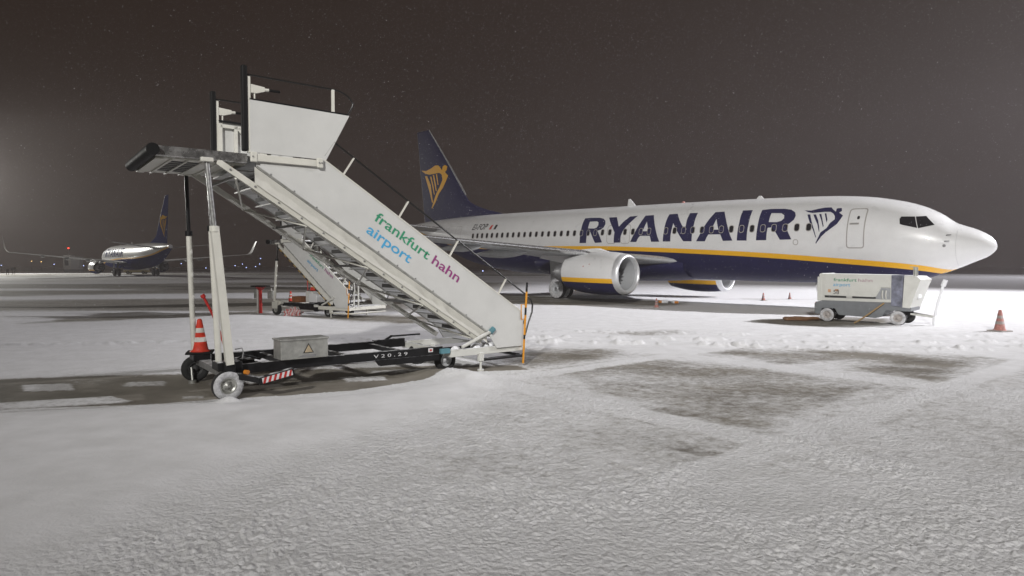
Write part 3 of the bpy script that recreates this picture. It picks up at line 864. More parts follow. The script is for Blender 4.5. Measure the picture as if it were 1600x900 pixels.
    # stabilisers, wings, engines, gear
    for sd in (-1, 1):
        hm = MB(); wing_loft(hm, [(32.9, sd*.6, 4.02, 4.0, .36),(33.0, sd*1.1, 4.08, 3.7, .33),(36.6, sd*6.9, 4.72, 1.55, .15),(36.95, sd*7.17, 4.75, 1.1, .06)])
        st_ = hm.build("horizontal_stabiliser", M_WING, root)
        MB().tube([(-32.97, sd*1.15, 4.09),(-36.57, sd*6.9, 4.72)], [.075,.04], 8).build("leading_edge", M_POL, st_)
        def lez(y): return 2.36+.087*(y-4.83)
        LE = pchip([1.2,3.2,4.83,7,13,17.2],[12.6,14.35,15.55,16.65,19.72,21.95])
        CH = pchip([1.2,3.2,4.83,5.8,10,17.2],[8.6,6.9,5.65,5.05,3.65,1.55])
        ys = [1.2,2.2,3.2,4.83,5.8,7,8.5,10,11.5,13,14.5,16,17.0]
        wm = MB(); wing_loft(wm, [(float(LE(y)), sd*y, lez(y)-.02*CH(y), float(CH(y)), float(CH(y))*(.135-.0025*y)) for y in ys])
        wg = wm.build("wing", M_WING, root)
        # bright leading edge, wrapped just proud of the skin
        lm = MB(); vs = []; arc = [(x, q) for x, q in AF if x <= .13]
        arc = sorted([p for p in arc if p[1] >= 0], key=lambda p: -p[0])+sorted([p for p in arc if p[1] < 0], key=lambda p: p[0])
        for y in ys[2:]:
            c = float(CH(y)); t = c*(.135-.0025*y)
            for x, q in arc: vs.append((-(float(LE(y))+x*c)+.012*(1-x/.13)+.006, sd*y, lez(y)-.02*c+q*t*1.05+(.006 if q > 0 else -.006)))
        m_ = len(arc)
        lm.add(vs, [(i*m_+j, i*m_+j+1, (i+1)*m_+j+1, (i+1)*m_+j) for i in range(len(ys)-3) for j in range(m_-1)], 0, True)
        lm.build("leading_edge", M_POL, wg)
        # winglet
        wl_ = MB(); wing_loft(wl_, [(21.85, sd*16.98, lez(17)-.03, 1.58, .16),(22.15, sd*17.3, lez(17)+.10, 1.45, .13)])
        secs = [(22.15, sd*17.3, lez(17)+.10, 1.45, .13),(22.5, sd*17.55, lez(17)+.42, 1.25, .10),(24.0, sd*17.95, lez(17)+2.3, .62, .05)]
        wing_loft(wl_, secs, axis='y')
        wl_.build("winglet", M_WHITE, wg)
        for (y, s0, ln, rad) in ((6.9,18.3,4.2,.26),(9.7,18.6,3.4,.22),(12.9,20.3,2.6,.17)):
            z0 = lez(y)-.30
            prof = [(0,.001),(.08*ln,.45*rad),(.25*ln,.85*rad),(.45*ln,rad),(.7*ln,.75*rad),(.9*ln,.32*rad),(ln,.02)]
            MB().lathe(prof, (-s0, sd*y, z0+.05), (-1,0,-.03), 14).build("flap_fairing", M_WING, wg)
        # nacelle
        ey, ez = sd*4.83, (1.27 if sd < 0 else 1.15)
        prof = [(13.80,.985),(13.95,1.02),(14.3,1.06),(14.9,1.09),(15.5,1.08),(16.1,1.035),(16.6,.96),(17.1,.86)]
        nm = MB(); vs = []; idx = []
        K1, K2, K3 = 14, 2, 12
        for s, r_ in prof:
            zc = ez
            def an_(dz): return math.acos(max(-1, min(1, dz/r_)))
            a1, a2 = (an_(-.22), an_(-.45)) if sd < 0 else (an_(-.36), an_(-.60))
            an = [a1*i/K1 for i in range(K1)]+[a1+(a2-a1)*i/K2 for i in range(K2)]+[a2+(math.pi-a2)*i/K3 for i in range(K3)]+[math.pi]
            hf = [(r_*math.sin(a), r_*math.cos(a)*(1 if math.cos(a) > 0 else .97)) for a in an]
            vs += [(-s, ey+y, zc+z) for y, z in hf]+[(-s, ey-y, zc+z) for y, z in reversed(hf[1:-1])]
        m_ = 2*(K1+K2+K3)
        nm.v = vs
        for i in range(len(prof)-1):
            for j in range(m_):
                nm.f.append((i*m_+j, (i+1)*m_+j, (i+1)*m_+(j+1)%m_, i*m_+(j+1)%m_)); nm.s.append(True)
                k = j if j < K1+K2+K3 else m_-1-j
                nm.m.append(0 if k < K1 else (1 if k < K1+K2 else 2))
        nm.lathe([(0,.84),(-.02,.80),(.5,.82),(.9,.84)], (-17.1, ey, ez), (1,0,0), 32, 3)
        eng = nm.build("engine", [M_WHITE, M_YEL, M_NAVY, M_FAN], root)
        MB().lathe([(-.30,.985),(-.18,.972),(-.07,.945),(-.01,.90),(0,.86),(-.03,.815),(-.10,.79),(-.22,.775)], (-13.5, ey, ez), (1,0,0), 40).build("inlet_lip", M_LIP, eng)
        MB().lathe([(-.22,.775),(-.5,.77),(-1.0,.785),(-1.1,.785)], (-13.5, ey, ez), (1,0,0), 40).build("inlet_duct", M_DUCT, eng)
        fn_ = MB()
        for k in range(24):
            a = 2*math.pi*k/24; ca_, sa_ = math.cos(a), math.sin(a); t_ = .09
            ring_ = []
            for rr2, tw in ((.2,.02),(.5,.06),(.775,.10)):
                for sg in (-1, 1):
                    aa = a+sg*.11*(.5/max(rr2,.3)); ring_.append((-14.45+sg*tw, ey+rr2*math.cos(aa), ez+rr2*math.sin(aa)))
            fn_.add(ring_, [(0,1,3,2),(2,3,5,4)], 0)
        fn_.lathe([(0,.785),(.001,.001)], (-14.62, ey, ez), (1,0,0), 24)
        fn_.build("fan", M_FAN, eng)
        MB().lathe([(0,.23),(.15,.20),(.32,.11),(.42,.001)], (-14.45, ey, ez), (1,0,0), 20).build("spinner", M_DUCT, eng)
        MB().lathe([(0,.62),(.6,.55),(1.2,.42),(1.22,.36),(.9,.3),(.9,.2),(1.3,.14),(1.7,.02)], (-16.8, ey, ez), (-1,0,0), 24).build("exhaust_cone", M_STRUT, eng)
        MB().prism([(14.6,2.30),(15.4,2.52),(17.0,2.42),(19.0,2.2),(19.3,2.0),(17.6,1.75),(16.6,2.0)], lambda a, bq, d: Vector((-a, ey+d, bq)), -.16, .16).build("pylon", M_WHITE, eng)
        if detail:
            for (s, z) in ((15.5,1.62),(15.15,1.72)):
                p = Vector((-s, ey+sd*math.sqrt(max(.01,1.083**2-(z-ez)**2)), z))
                MB().tube([p-Vector((0,sd*.02,0)), p+Vector((0,sd*.006,0))], .035, 10).build("access_panel", M_CONEF, eng)
        # main gear
        g = MB(); g.tube([(-19.6, sd*2.86, .3),(-19.55, sd*2.75, 1.3),(-19.5, sd*2.6, 2.1)], [.10,.13,.15], 12)
        g.tube([(-19.6, sd*2.4, .3),(-19.6, sd*3.3, .3)], .08, 10); g.tube([(-19.6, sd*2.8, .8),(-19.4, sd*1.2, 1.6)], .06, 8)
        g.tube([(-19.72, sd*2.86, .35),(-19.95, sd*2.84, .75),(-19.66, sd*2.8, 1.15)], .045, 8)
        gr = g.build("main_gear", M_STRUT, root)
        MB().prism([(19.2,.75),(20.0,.75),(20.1,1.9),(19.1,1.9)], lambda a, bq, d: Vector((-a, sd*(3.28)+d, bq)), -.02, .02).build("gear_door", M_WING, gr)
        for yy in (2.55, 3.15):
            wheel(gr, -19.6, sd*yy, .30, .57, .38, tm=M_TYRE_SNOW, out=sd*(1 if yy > 2.8 else -1), rim=M_DUCT)
    g = MB(); g.tube([(-4.0,0,.28),(-4.05,0,1.4)], [.07,.09], 10); g.tube([(-4.0,-.28,.28),(-4.0,.28,.28)], .05, 8)
    g.tube([(-4.0,0,.5),(-3.2,0,1.25)], .05, 8)
    gr = g.build("nose_gear", M_STRUT, root)
    for yy in (-.2, .2): wheel(gr, -4.0, yy, .285, .34, .2, out=1 if yy > 0 else -1)
    return root

AIR = make_airliner((18.424, 24.981, 0), R(-46.15), "large white and navy airliner parked with its nose pointing right, behind the boarding stairs")
FAR = make_airliner((-75.4, 122.5, 0.25), R(133.3), "small distant white and navy airliner seen from behind at the left edge of the apron", detail=False, sides=(1,), pitch=0.0, navy=M_NAVY_MATTE)

# ------------------------------------------------------------------ passenger boarding stairs
def V(*a): return Vector(a)

def make_stairs(loc, rz, label, Hp, xe, words, main=True):
    """local x runs from the platform down the flight, y away from the near side"""
    root = thing("boarding_stairs", loc, rz, label, "boarding stairs", "mobile boarding stairs on the apron")
    W = 1.80
    dH = Hp-3.52
    x0 = -.10 if main else .10
    A = (x0, Hp-.13); B = (xe-1.02, .60)
    sl = (B[1]-A[1])/(B[0]-A[0])
    def stz(x): return A[1]+sl*(x-A[0])
    px0 = -.88 if main else -.33
    cx0 = .31 if main else .50
    # platform
    mb = MB(); mb.box((px0,.10,Hp-.05),(1.45,W-.05,Hp-.01)); mb.build("platform_floor", M_TREAD, root)
    mb = MB(); mb.box((px0,.02,Hp-.13),(cx0,.10,Hp+.01), ch=.012); mb.build("platform_rail", M_RAIL, root)
    mb = MB(); mb.box((px0,W-.05,Hp-.13),(cx0+.2,W+.03,Hp+.01), ch=.012); mb.build("platform_rail", M_RAIL, root)
    mb = MB(); mb.box((px0+.02,.10,Hp-.145),(.30,W-.05,Hp-.12)); mb.box((px0+.02,.1,Hp-.16),(px0+.12,W-.05,Hp-.05))
    for k in range(5): mb.box((px0+.2+.2*k,.12,Hp-.165),(px0+.23+.2*k,W-.05,Hp-.145))
    mb.build("platform_underside", M_CREAM, root)
    gb = MB()
    for k in range(6): gb.box((px0+.22,.30+.2*k,Hp-.152),(px0+.62,.42+.2*k,Hp-.146))
    gb.build("platform_grating", M_DARK, root)
    bp = [(px0-.03,-.06,Hp-.06),(px0-.03,W+.05,Hp-.06)]
    mb = MB(); mb.tube(bp, .082, 18); t = mb.build("bumper", M_RUBBER, root)
    # canopy ends: near and far
    ph = Hp+.02
    for (yy, sg, far) in ((.0,-1,False),(W-.02,1,True)):
        y0, y1 = (yy-.045, yy-.015) if not far else (yy+.015, yy+.045)
        poly = [(cx0+.02,ph+.01),(cx0+1.14,ph-.0),(cx0+1.52,ph+.72),(cx0+.02,ph+.75)]
        mb = MB(); mb.prism(poly, lambda a, b, d: V(a, d, b), y0, y1)
        cp = mb.build("canopy_panel", M_PANEL, root)
        # inner frame of the panel
        mb = MB(); yi = yy+(.02 if not far else -.02)
        for p, q in (((cx0+.06,ph),(cx0+.06,ph+.72)),((cx0+.30,ph),(cx0+.30,ph+.70)),((cx0+.06,ph+.68),(cx0+1.40,ph+.66)),((cx0+.34,ph+.66),(cx0+.95,ph+.05)),((cx0+.8,ph),(cx0+.8,ph+.68))):
            mb.bar((p[0],yi,p[1]),(q[0],yi,q[1]),.05,.05)
        mb.build("frame", M_CREAM, cp)
        mb = MB(); mb.bar((cx0+.02,yy,ph+.765),(cx0+1.50,yy,ph+.735),.06,.025); mb.build("top_edge", M_BLACK, cp)
        mb = MB(); mb.box((cx0-.085,yy-.05,ph+.02),(cx0-.005,yy+.05,ph+1.23), ch=.02); mb.build("bumper_post", M_RUBBER, root)
        mb = MB(); mb.box((cx0-.004,yy-.03,ph+.0),(cx0+.035,yy+.03,ph+1.08)); mb.build("door_frame_post", M_CREAM, root)
        # top rail with its bent end
        zt_ = ph+1.10
        path = [(cx0+.0,yy,zt_+.01),(cx0+1.28,yy,zt_)]
        for k in range(1, 7):
            a = R(90*k/6*.75); path.append((cx0+1.28+.34*math.sin(a), yy, zt_-.26*(1-math.cos(a))))
        path += [(cx0+1.60,yy,ph+.90),(cx0+1.50,yy,ph+.72)]
        mb = MB(); mb.tube(path, .014, 8); mb.build("canopy_rail", M_PIPE, root)
        mb = MB(); mb.box((cx0+1.25,yy-.012,ph+.72),(cx0+1.295,yy+.012,zt_)); mb.build("rail_post", M_CREAM, root)
        mb = MB(); mb.prism([(cx0+.03,ph+.98),(cx0+.24,ph+.96),(cx0+.24,ph+.90),(cx0+.12,ph+.86),(cx0+.03,ph+.86)], lambda a, b, d: V(a, d, b), yy-.02, yy+.02)
        mb.tube([(cx0+.10,yy,ph+.86),(cx0+.10,yy,ph+.74)], .012, 6)
        lt = mb.build("latch_bracket", M_CREAM, root)
        mb = MB(); mb.tube([(cx0+.23,yy,ph+.925),(cx0+.30,yy,ph+.93)], .024, 8, 1); mb.tube([(cx0+.30,yy,ph+.93),(cx0+.46,yy,ph+.93)], .019, 8, 0); mb.build("latch_handle", [M_RUBBER, M_CREAM], lt)
    mb = MB(); mb.tube([(cx0+.42,1.2,ph+.02),(cx0+.46,1.2,ph+.55),(cx0+.50,1.2,ph+.80),(cx0+.60,1.2,ph+.90),(cx0+.74,1.2,ph+.90),(cx0+.86,1.2,ph+.84),(cx0+1.3,1.2,ph+.50)], .016, 8); mb.build("inner_grab_rail", M_PIPE, root)
    # sill under the near canopy
    mb = MB(); mb.box((cx0+.08,-.09,ph-.12),(cx0+1.02,-.045,ph-.02), ch=.008); sb = mb.build("sill_beam", M_CREAM, root)
    for xx in (cx0+.01, cx0+.98):
        mb = MB(); mb.box((xx,-.105,ph-.135),(xx+.09,-.045,ph+.01), ch=.012); eb = mb.build("end_block", M_CREAM, sb)
    for xx in (cx0+.035, cx0+1.005, cx0+1.045):
        mb = MB(); mb.tube([(xx,-.10,ph-.06),(xx,-.118,ph-.06)], .011, 6); mb.build("bolt", M_LINE, sb)
    # stringers
    for yy in (.02, W-.22):
        mb = MB(); mb.bar((A[0],yy+.03,A[1]),(B[0]+.1,yy+.03,B[1]+sl*.1),.06,.085)
        s_ = mb.build("stringer", M_CREAM, root)
        nb = 13
        base = None
        for k in range(nb):
            t_ = (k+.5)/nb; xx = A[0]+(B[0]-A[0])*t_
            if yy > .1: break
            if base is None:
                mb = MB(); mb.tube([(0,0,0),(0,-.014,0)], .015, 6); base = o = mb.build("bolt", M_LINE, s_)
            else:
                o = base.copy(); COL.objects.link(o); o.parent = s_
            o.location = (xx, yy, stz(xx))
    # second (sliding) stringer pair just inside
    for yy in (.16, W-.36):
        mb = MB(); mb.bar((A[0]+.5,yy,stz(A[0]+.5)-.02),(B[0]-.05,yy,stz(B[0]-.05)-.02),.035,.05); mb.build("inner_stringer", M_CREAM, root)
    # treads and risers
    z_top, z_bot = Hp, .42
    nst = int(round((z_top-z_bot)/.205)); first = None
    rise = (z_top-z_bot)/nst; run = rise/abs(sl)
    for k in range(1, nst):
        zz = z_top-rise*k; xx = A[0]+((zz-.10)-A[1])/sl
        if first is None:
            mb = MB(); mb.box((-.02,.20,-.02),(run+.05,W-.40,0)); mb.box((run+.02,.20,-.055),(run+.05,W-.40,-.02))
            first = o = mb.build("tread", M_TREAD, root)
            mb = MB(); mb.box((-.02,.20,rise*.3),(-.005,W-.40,rise*.62)); rs_ = r_ = mb.build("riser", M_RISER, root)
            mb = MB(); mb.box((-.035,.22,.03),(-.021,.52,rise*.55)); os_ = q = mb.build("marker_strip", M_ORANGE, root)
        else:
            o = first.copy(); COL.objects.link(o)
            r_ = rs_.copy(); COL.objects.link(r_)
            if k % 2: 
                q = os_.copy(); COL.objects.link(q)
            else: q = None
        o.location = (xx, 0, zz); r_.location = (xx, 0, zz)
        if q is not None: q.location = (xx, 0, zz)
    # bracing rods below the flight
    nz_ = 8
    for k in range(nz_):
        xa = A[0]+.25+(B[0]-A[0]-.35)*k/nz_; xb = A[0]+.25+(B[0]-A[0]-.35)*(k+1)/nz_
        ya, yb = (.06, W-.22) if k % 2 == 0 else (W-.22, .06)
        mb = MB(); mb.tube([(xa,ya,stz(xa)-.06),(xb,yb,stz(xb)-.06)], .017, 6); mb.build("bracing_rod", M_CREAM, root)
        if k % 2 == 0:
            mb = MB(); mb.bar((xa,.06,stz(xa)-.03),(xa,W-.22,stz(xa)-.03),.03,.04); mb.build("cross_bar", M_ALU, root)
    # side panels
    pt = (1.42+(cx0-.31), Hp+.02); pe = (xe-.04, 1.05)
    ps = (pe[1]-pt[1])/(pe[0]-pt[0])
    c0 = (cx0+.10, Hp-.17); c1 = (xe-.82, .70)
    for (yy, far) in ((-.03,False),(W-.0,True)):
        poly = [(cx0+.10,Hp-.10),pt,pe,(xe+.05,.62),(xe+.05,.40),(xe-.62,.40),c1,c0]
        mb = MB(); mb.prism(poly, lambda a, b, d: V(a, d, b), yy-.012, yy+.012)
        sp = mb.build("side_panel", M_PANEL, root)
        mb = MB(); mb.bar((c0[0],yy-.012 if not far else yy+.012,c0[1]),(c1[0],yy-.012 if not far else yy+.012,c1[1]),.022,.03); mb.build("panel_seam", M_GALV, sp)
        mb = MB(); mb.bar((pt[0],yy,pt[1]),(pe[0],yy,pe[1]),.04,.018); mb.build("panel_edge", M_CREAM, sp)
        base = None
        if not far:
            nb = 12
            for k in range(nb):
                t_ = (k+.6)/nb; xx = c0[0]+(c1[0]-c0[0])*t_; z_ = c0[1]+(c1[1]-c0[1])*t_+.035
                if base is None:
                    mb = MB(); mb.tube([(0,0,0),(0,-.010,0)], .012, 6); base = o = mb.build("rivet", M_LINE, sp)
                else:
                    o = base.copy(); COL.objects.link(o); o.parent = sp
                o.location = (xx, yy-.012, z_)
            # creased fabric skirt between panel and stringer
            nu, nv_ = 90, 10; vs = []
            for i in range(nu+1):
                u_ = i/nu; xa = c0[0]-.02+(c1[0]+.02-c0[0])*u_; za = c0[1]+(c1[1]-c0[1])*u_
                zb_ = stz(xa)+.03
                for j in range(nv_+1):
                    w_ = j/nv_; fold = .5*math.sin(u_*61+3*math.sin(u_*17))+.5*math.sin(u_*37+w_*2.2)
                    y_ = yy+.012+(.010+.016*fold)*math.sin(math.pi*min(1,w_*1.02))*(.4+.6*u_)
                    vs.append((xa+.03*w_*fold*.3, y_, za+(zb_-za)*w_))
            mb = MB(); mb.add(vs, [(i*(nv_+1)+j,(i+1)*(nv_+1)+j,(i+1)*(nv_+1)+j+1,i*(nv_+1)+j+1) for i in range(nu) for j in range(nv_)], 0, True)
            mb.build("fabric_skirt", M_SKIRT, root)
            if not main:   # yellow and black edging under the flight
                nk = 22
                for k in range(nk):
                    xa = A[0]+.1+(B[0]-A[0])*k/nk; xb = A[0]+.1+(B[0]-A[0])*(k+1)/nk
                    mb = MB(); mb.bar((xa,-.02,stz(xa)-.06),(xb,-.02,stz(xb)-.06),.02,.035); mb.build("hazard_stripe", mat('faded_hazard_yellow', (.40,.26,.08), .6, var=.4) if k % 2 else M_BLACK, root)
        # hand rail and posts
        nx = V(-ps, 0, 1).normalized()
        def rp(t_, off): 
            b = V(pt[0]+(pe[0]-pt[0])*t_, yy, pt[1]+(pe[1]-pt[1])*t_); return b+nx*off
        path = [rp(-.005,.33), rp(.5,.33), rp(.97,.33)]
        e = rp(1.0,.33); 
        path += [V(e.x+.06,yy,e.z-.06), V(e.x+.10,yy,e.z-.16), V(e.x+.09,yy,e.z-.30), V(e.x+.0,yy,e.z-.50), V(e.x-.10,yy,e.z-.78)]
        path = [V(pt[0]-.02,yy,pt[1]+.02)+nx*.05]+path
        mb = MB(); mb.tube(path, .016, 8); mb.build("hand_rail", M_PIPE, root)
        for t_ in ((.08,.33,.585,.86) if main else (.2,.55,.9)):
            mb = MB(); p_, q_ = rp(t_,-.02), rp(t_,.325)
            mb.bar(p_, q_, .022, .035, up=(0,1,0)); mb.build("hand_rail_post", M_CREAM, root)
    # lettering
    if words:
        for (txt, p, q, m_, off) in words:
            text_mesh("lettering", txt, m_, root, p, q, lambda a, b, d: V(a, -.042-d-(.003 if main else .012), b), .001, offset=off*2, size=(.235 if main else .17))
    # legs
    def leg(xa, xb, y, zk, up_m, lo_m, ru, rl, square=False):
        top = V(xa, y, Hp-.12); bot = V(xb, y, .52); k = top.lerp(bot, (top.z-zk)/(top.z-bot.z))
        mb = MB(); mb.tube([top, k+(bot-k)*.1], ru, 10); o = mb.build("support_leg", up_m, root)
        mb = MB()
        if square: mb.bar(k, bot, rl*2, rl*2)
        else: mb.tube([k, bot], rl, 12)
        mb.build("outer_tube", lo_m, o)
        mb = MB(); mb.tube([k+V(0,0,.03), k-V(0,0,.05)], rl*1.3, 12); mb.build("collar", M_CREAM if square else M_BLACK, o)
        mb = MB(); mb.box((top.x-.08,y-.06,Hp-.16),(top.x+.08,y+.06,Hp-.10), ch=.01); mb.build("leg_bracket", M_CREAM, o)
    kz = 2.45+dH*.5
    if main:
        leg(-.24, .02, .02, kz, M_ALU, M_CREAM, .034, .052, True)
        leg(-.16, -.06, .30, kz+.02, M_POL, M_CREAM, .026, .045)
        leg(-.16, -.09, W-.05, kz, M_BLACK, M_CREAM, .030, .043)
    else:
        leg(.18, -.06, .02, kz, M_BLACK, M_CREAM, .022, .05, False)
        leg(.7, .72, W-.35, kz+.2, M_CREAM, M_CREAM, .05, .07, False)
        leg(.95, .85, W-.35, kz+.2, M_CREAM, M_CREAM, .04, .05, False)
        mb = MB(); mb.bar((2.75,W-.4,1.2),(3.0,W-.4,.5),.07,.07); mb.build("support_strut", M_CREAM, root)
    # chassis
    xr = xe-1.72
    for yy in (.22, W-.16):
        mb = MB(); mb.box((.16,yy,.34),(xr+.1,yy+.09,.48), ch=.006); cr = mb.build("chassis_rail", M_BLACK, root)
        if yy < 1:
            mb = MB(); mb.prism([(xr-1.2,.345),(xr+.02,.345),(xr+.02,.24),(xr-1.12,.24)], lambda a, b, d: V(a, d, b), yy-.012, yy+.08); mb.build("rail_web", M_BLACK, cr)
    for xx in (.9, 1.9, 2.9):
        if xx < xr: 
            mb = MB(); mb.box((xx,.31,.37),(xx+.08,W-.16,.45)); mb.build("cross_member", M_BLACK, root)
    mb = MB(); mb.bar((.02,.14,.36),(.02,W+.02,.36),.14,.10); mb.build("front_axle", M_ALU if main else M_CREAM, root)
    mb = MB(); mb.box((-.12,.10,.42),(.22,.45,.54), ch=.01); mb.box((-.05,.02,.40),(.10,.12,.56), ch=.01); mb.build("leg_foot_block", M_CREAM if not main else M_BLACK, root)
    mb = MB(); mb.box((-.14,W-.25,.40),(.12,W+.05,.50), ch=.01); mb.build("leg_foot_block", M_BLACK, root)
    wheel(root, 0, .08, .215, .215, .16, tm=M_TYRE_SNOW if main else M_TYRE, rim=M_GALV, out=-1)
    wheel(root, -.02, W+.22, .215, .215, .16, tm=M_TYRE, rim=M_DARK, out=-1)
    for yy in (.40, W-.4):
        wheel(root, xr+.25, yy, .205, .205, .14, tm=M_TYRE, rim=M_DUCT, out=-1)
    mb = MB(); mb.bar((xr+.25,.45,.21),(xr+.25,W-.45,.21),.06,.06); mb.build("rear_axle", M_BLACK, root)
    # foot of the flight: base frame
    mb = MB()
    mb.box((xr+.12,.00,.30),(xe+.02,.07,.43), ch=.008); mb.box((xr+.12,W-.07,.30),(xe+.02,W,.43), ch=.008)
    mb.box((xe-.06,.07,.31),(xe+.02,W-.07,.42), ch=.008); mb.box((xr+.12,.07,.31),(xr+.2,W-.07,.42), ch=.008)
    mb.build("base_frame", M_CREAM if not main else M_GPU, root)
    mb = MB(); mb.tube([(xe-.9,.03,.20),(xe+.03,.03,.20),(xe+.03,W-.03,.20),(xe-.9,W-.03,.20)], .03, 10); mb.build("lower_bumper", M_BLACK if main else M_CREAM, root)
    mb = MB(); mb.box((xe-.55,.2,.425),(xe-.05,W-.2,.445)); mb.build("bottom_step", M_TREAD, root)
    for yy in (.03, W-.03):
        xx = xe-.94
        mb = MB(); mb.box((xx-.05,yy-.05,.18),(xx+.05,yy+.03,.34), ch=.008); mb.tube([(xx,yy-.01,.2),(xx,yy-.01,.02)], .022, 8); mb.tube([(xx,yy-.01,.03),(xx,yy-.01,.0)], .06, 12)
        mb.build("jack", M_GPU if main else M_CREAM, root)
    # actuator with its motor, snow lying on the frame
    mb = MB(); mb.tube([(xr+.35,-.02,.47),(xe-.75,-.055,.72)], .032, 10); ac = mb.build("actuator", M_GPU, root)
    mb = MB(); mb.tube([(xe-.78,-.06,.70),(xe-.70,-.06,.77)], .05, 12); mb.build("motor_cap", M_TEAL if main else M_GPU, ac)
    mb = MB(); mb.box((xr-.08,-.03,.38),(xr+.10,.05,.47), ch=.01); cb = mb.build("connector_box", M_TEAL if main else M_GPU, root)
    mb = MB(); mb.box((xr-.21,.195,.40),(xr-.12,.205,.47)); mb.build("sticker", M_WPRINT, cb)
    mb = MB(); mb.box((xr-.185,.188,.42),(xr-.145,.194,.45)); mb.build("sticker_print", M_RED, cb)
    if main:
        for (xx, yy, r_) in ((xr+.72,.10,.07),(xr+1.05,.16,.09),(xr+1.25,.1,.06),(xr+.3,.12,.06),(xr+1.5,.2,.05)):
            bm = bmesh.new(); bmesh.ops.create_icosphere(bm, subdivisions=3, radius=1)
            for v in bm.verts:
                k = 1+.25*math.sin(v.co.x*5+xx*9)*math.cos(v.co.y*4+yy*7); v.co = (xx+v.co.x*r_*1.3*k, yy+v.co.y*r_*k, .425+v.co.z*r_*.9*k)
            mb = MB(); mb.addbm(bm, 0, True); bm.free(); mb.build("snow_clump", M_SNOW, root)
    # striped marker pole at the foot
    px = xe+.09
    cols = [M_ORANGE,M_BLACK,M_ORANGE,M_BLACK,M_ORANGE]
    zz = [.06,.52,.60,.98,1.12,1.42,1.60]
    mats_ = [M_ORANGE,M_BLACK,M_ORANGE,M_BLACK,M_ORANGE,M_BLACK]
    hp = 1.0 if main else .95
    mb = MB()
    for k in range(6):
        mb.tube([(px-.10+.10*zz[k]/1.6,-.05,zz[k]*hp),(px-.10+.10*zz[k+1]/1.6,-.05,zz[k+1]*hp)], .020, 8, k % 2)
    pole = mb.build("striped_pole", [mat("pole_orange", (.62,.26,.012), .45), M_BLACK], root)
    mb = MB(); mb.tube([(px-.03,-.05,1.18*hp),(px-.14,-.05,1.18*hp),(px-.14,-.05,.90*hp),(px-.05,-.05,.90*hp)], .010, 6); mb.build("pole_handle", MATS["pole_orange"], pole)
    mb = MB(); mb.tube([(xe+.08,.0,1.28),(xe+.10,.0,1.0),(xe+.02,.0,.75),(xe-.02,.0,.42)], .012, 6); mb.build("control_cable", M_PIPE, root)
    if main:
        # control box on the rail with its warning triangle
        mb = MB(); mb.box((.76,.08,.50),(1.50,.42,.80), ch=.012); cb = mb.build("control_box", M_GALV, root)
        mb = MB(); mb.box((.745,.06,.79),(1.515,.44,.815), ch=.006); mb.build("lid", M_GALV, cb)
        tri_ = [(1.10,.585),(1.27,.585),(1.185,.735)]
        mb = MB(); mb.prism(tri_, lambda a, b, d: V(a, d, b), .0795, .0755); mb.build("warning_triangle", M_INK, cb)
        tri2 = [(1.122,.597),(1.248,.597),(1.185,.712)]
        mb = MB(); mb.prism(tri2, lambda a, b, d: V(a, d, b), .0755, .0735); mb.build("warning_field", mat("faded_amber", (.40,.32,.21), .6, var=.3), cb)
        mb = MB(); mb.prism([(1.02,.535),(1.10,.56),(1.30,.56),(1.30,.525),(1.12,.53)], lambda a, b, d: V(a, d, b), .078, .070); mb.build("latch", M_LINE, cb)
        # outrigger arm with a red and white striped face
        mb = MB(); mb.bar((.36,-.16,.27),(.86,-.16,.365),.10,.105); mb.bar((.06,.12,.36),(.40,-.16,.28),.09,.08); orr = mb.build("outrigger", M_BLACK, root)
        d_ = V(.5,0,.095).normalized(); u_ = V(-d_.z,0,d_.x)
        def face(a, b, d): return V(.40,-.2125-d,.282)+d_*a+u_*(b-.005)
        mb = MB(); mb.prism([(0,-.04),(.44,-.04),(.44,.04),(0,.04)], face, .001, .003); wf = mb.build("striped_face", M_WPRINT, orr)
        for k in range(6):
            a = .0+.075*k
            mb = MB(); mb.prism([(max(0,a),-.04),(a+.036,-.04),(min(.44,a+.072),.04),(a+.036,.04)], face, .004, .006); mb.build("red_stripe", M_RED, wf)
        mb = MB(); mb.tube([(.22,-.0,.395),(.25,-.05,.395)], .034, 12); mb.build("marker_lamp", M_ORANGE, root)
        # red tow lever leaning up beside the legs
        mb = MB(); mb.tube([(-.14,.8,1.46),(-.02,.8,1.20),(.10,.8,.86),(.16,.75,.60)], .020, 8); mb.tube([(-.16,.8,1.49),(-.135,.8,1.45)], .034, 8); mb.build("tow_lever", M_RED, root)
        mb = MB(); mb.tube([(.12,.12,.72),(.22,.12,.73),(.235,.12,.66),(.22,.12,.58)], .009, 6); mb.build("hook_rod", M_LINE, root)
        mb = MB(); mb.box((.3,.5,.40),(.5,.9,.50)); mb.tube([(.1,.3,.55),(.35,.5,.50),(.6,.6,.42),(1.0,.5,.40)], .02, 8); mb.tube([(.15,.4,.5),(.4,.7,.55),(.7,.9,.44)], .018, 8); mb.build("hydraulic_unit", M_BLACK, root)
        mb = MB(); mb.box((xr-.55,W-.16,.48),(xr+.1,W-.07,.50)); mb.bar((xr-.3,W-.12,.49),(xr-.18,W-.12,.55),.05,.03); mb.bar((xr-.19,W-.12,.555),(xr+.45,W-.12,.555),.05,.03); mb.build("rear_bracket", M_BLACK, root)
        mb = MB(); mb.tube([(-.10,W+.12,.25),(-.10,W+.05,.05)], .02, 8); mb.tube([(-.10,W+.05,.05),(-.10,W+.05,.0)], .06, 10); mb.build("parking_jack", M_GALV, root)
        text_mesh("chassis_number", "V 2 0 . 2 9", M_WPRINT, root, (xr-1.25,.385), (xr-.62,.385), lambda a, b, d: V(a, .208-d-.002, b), .001, size=.08)
    else:
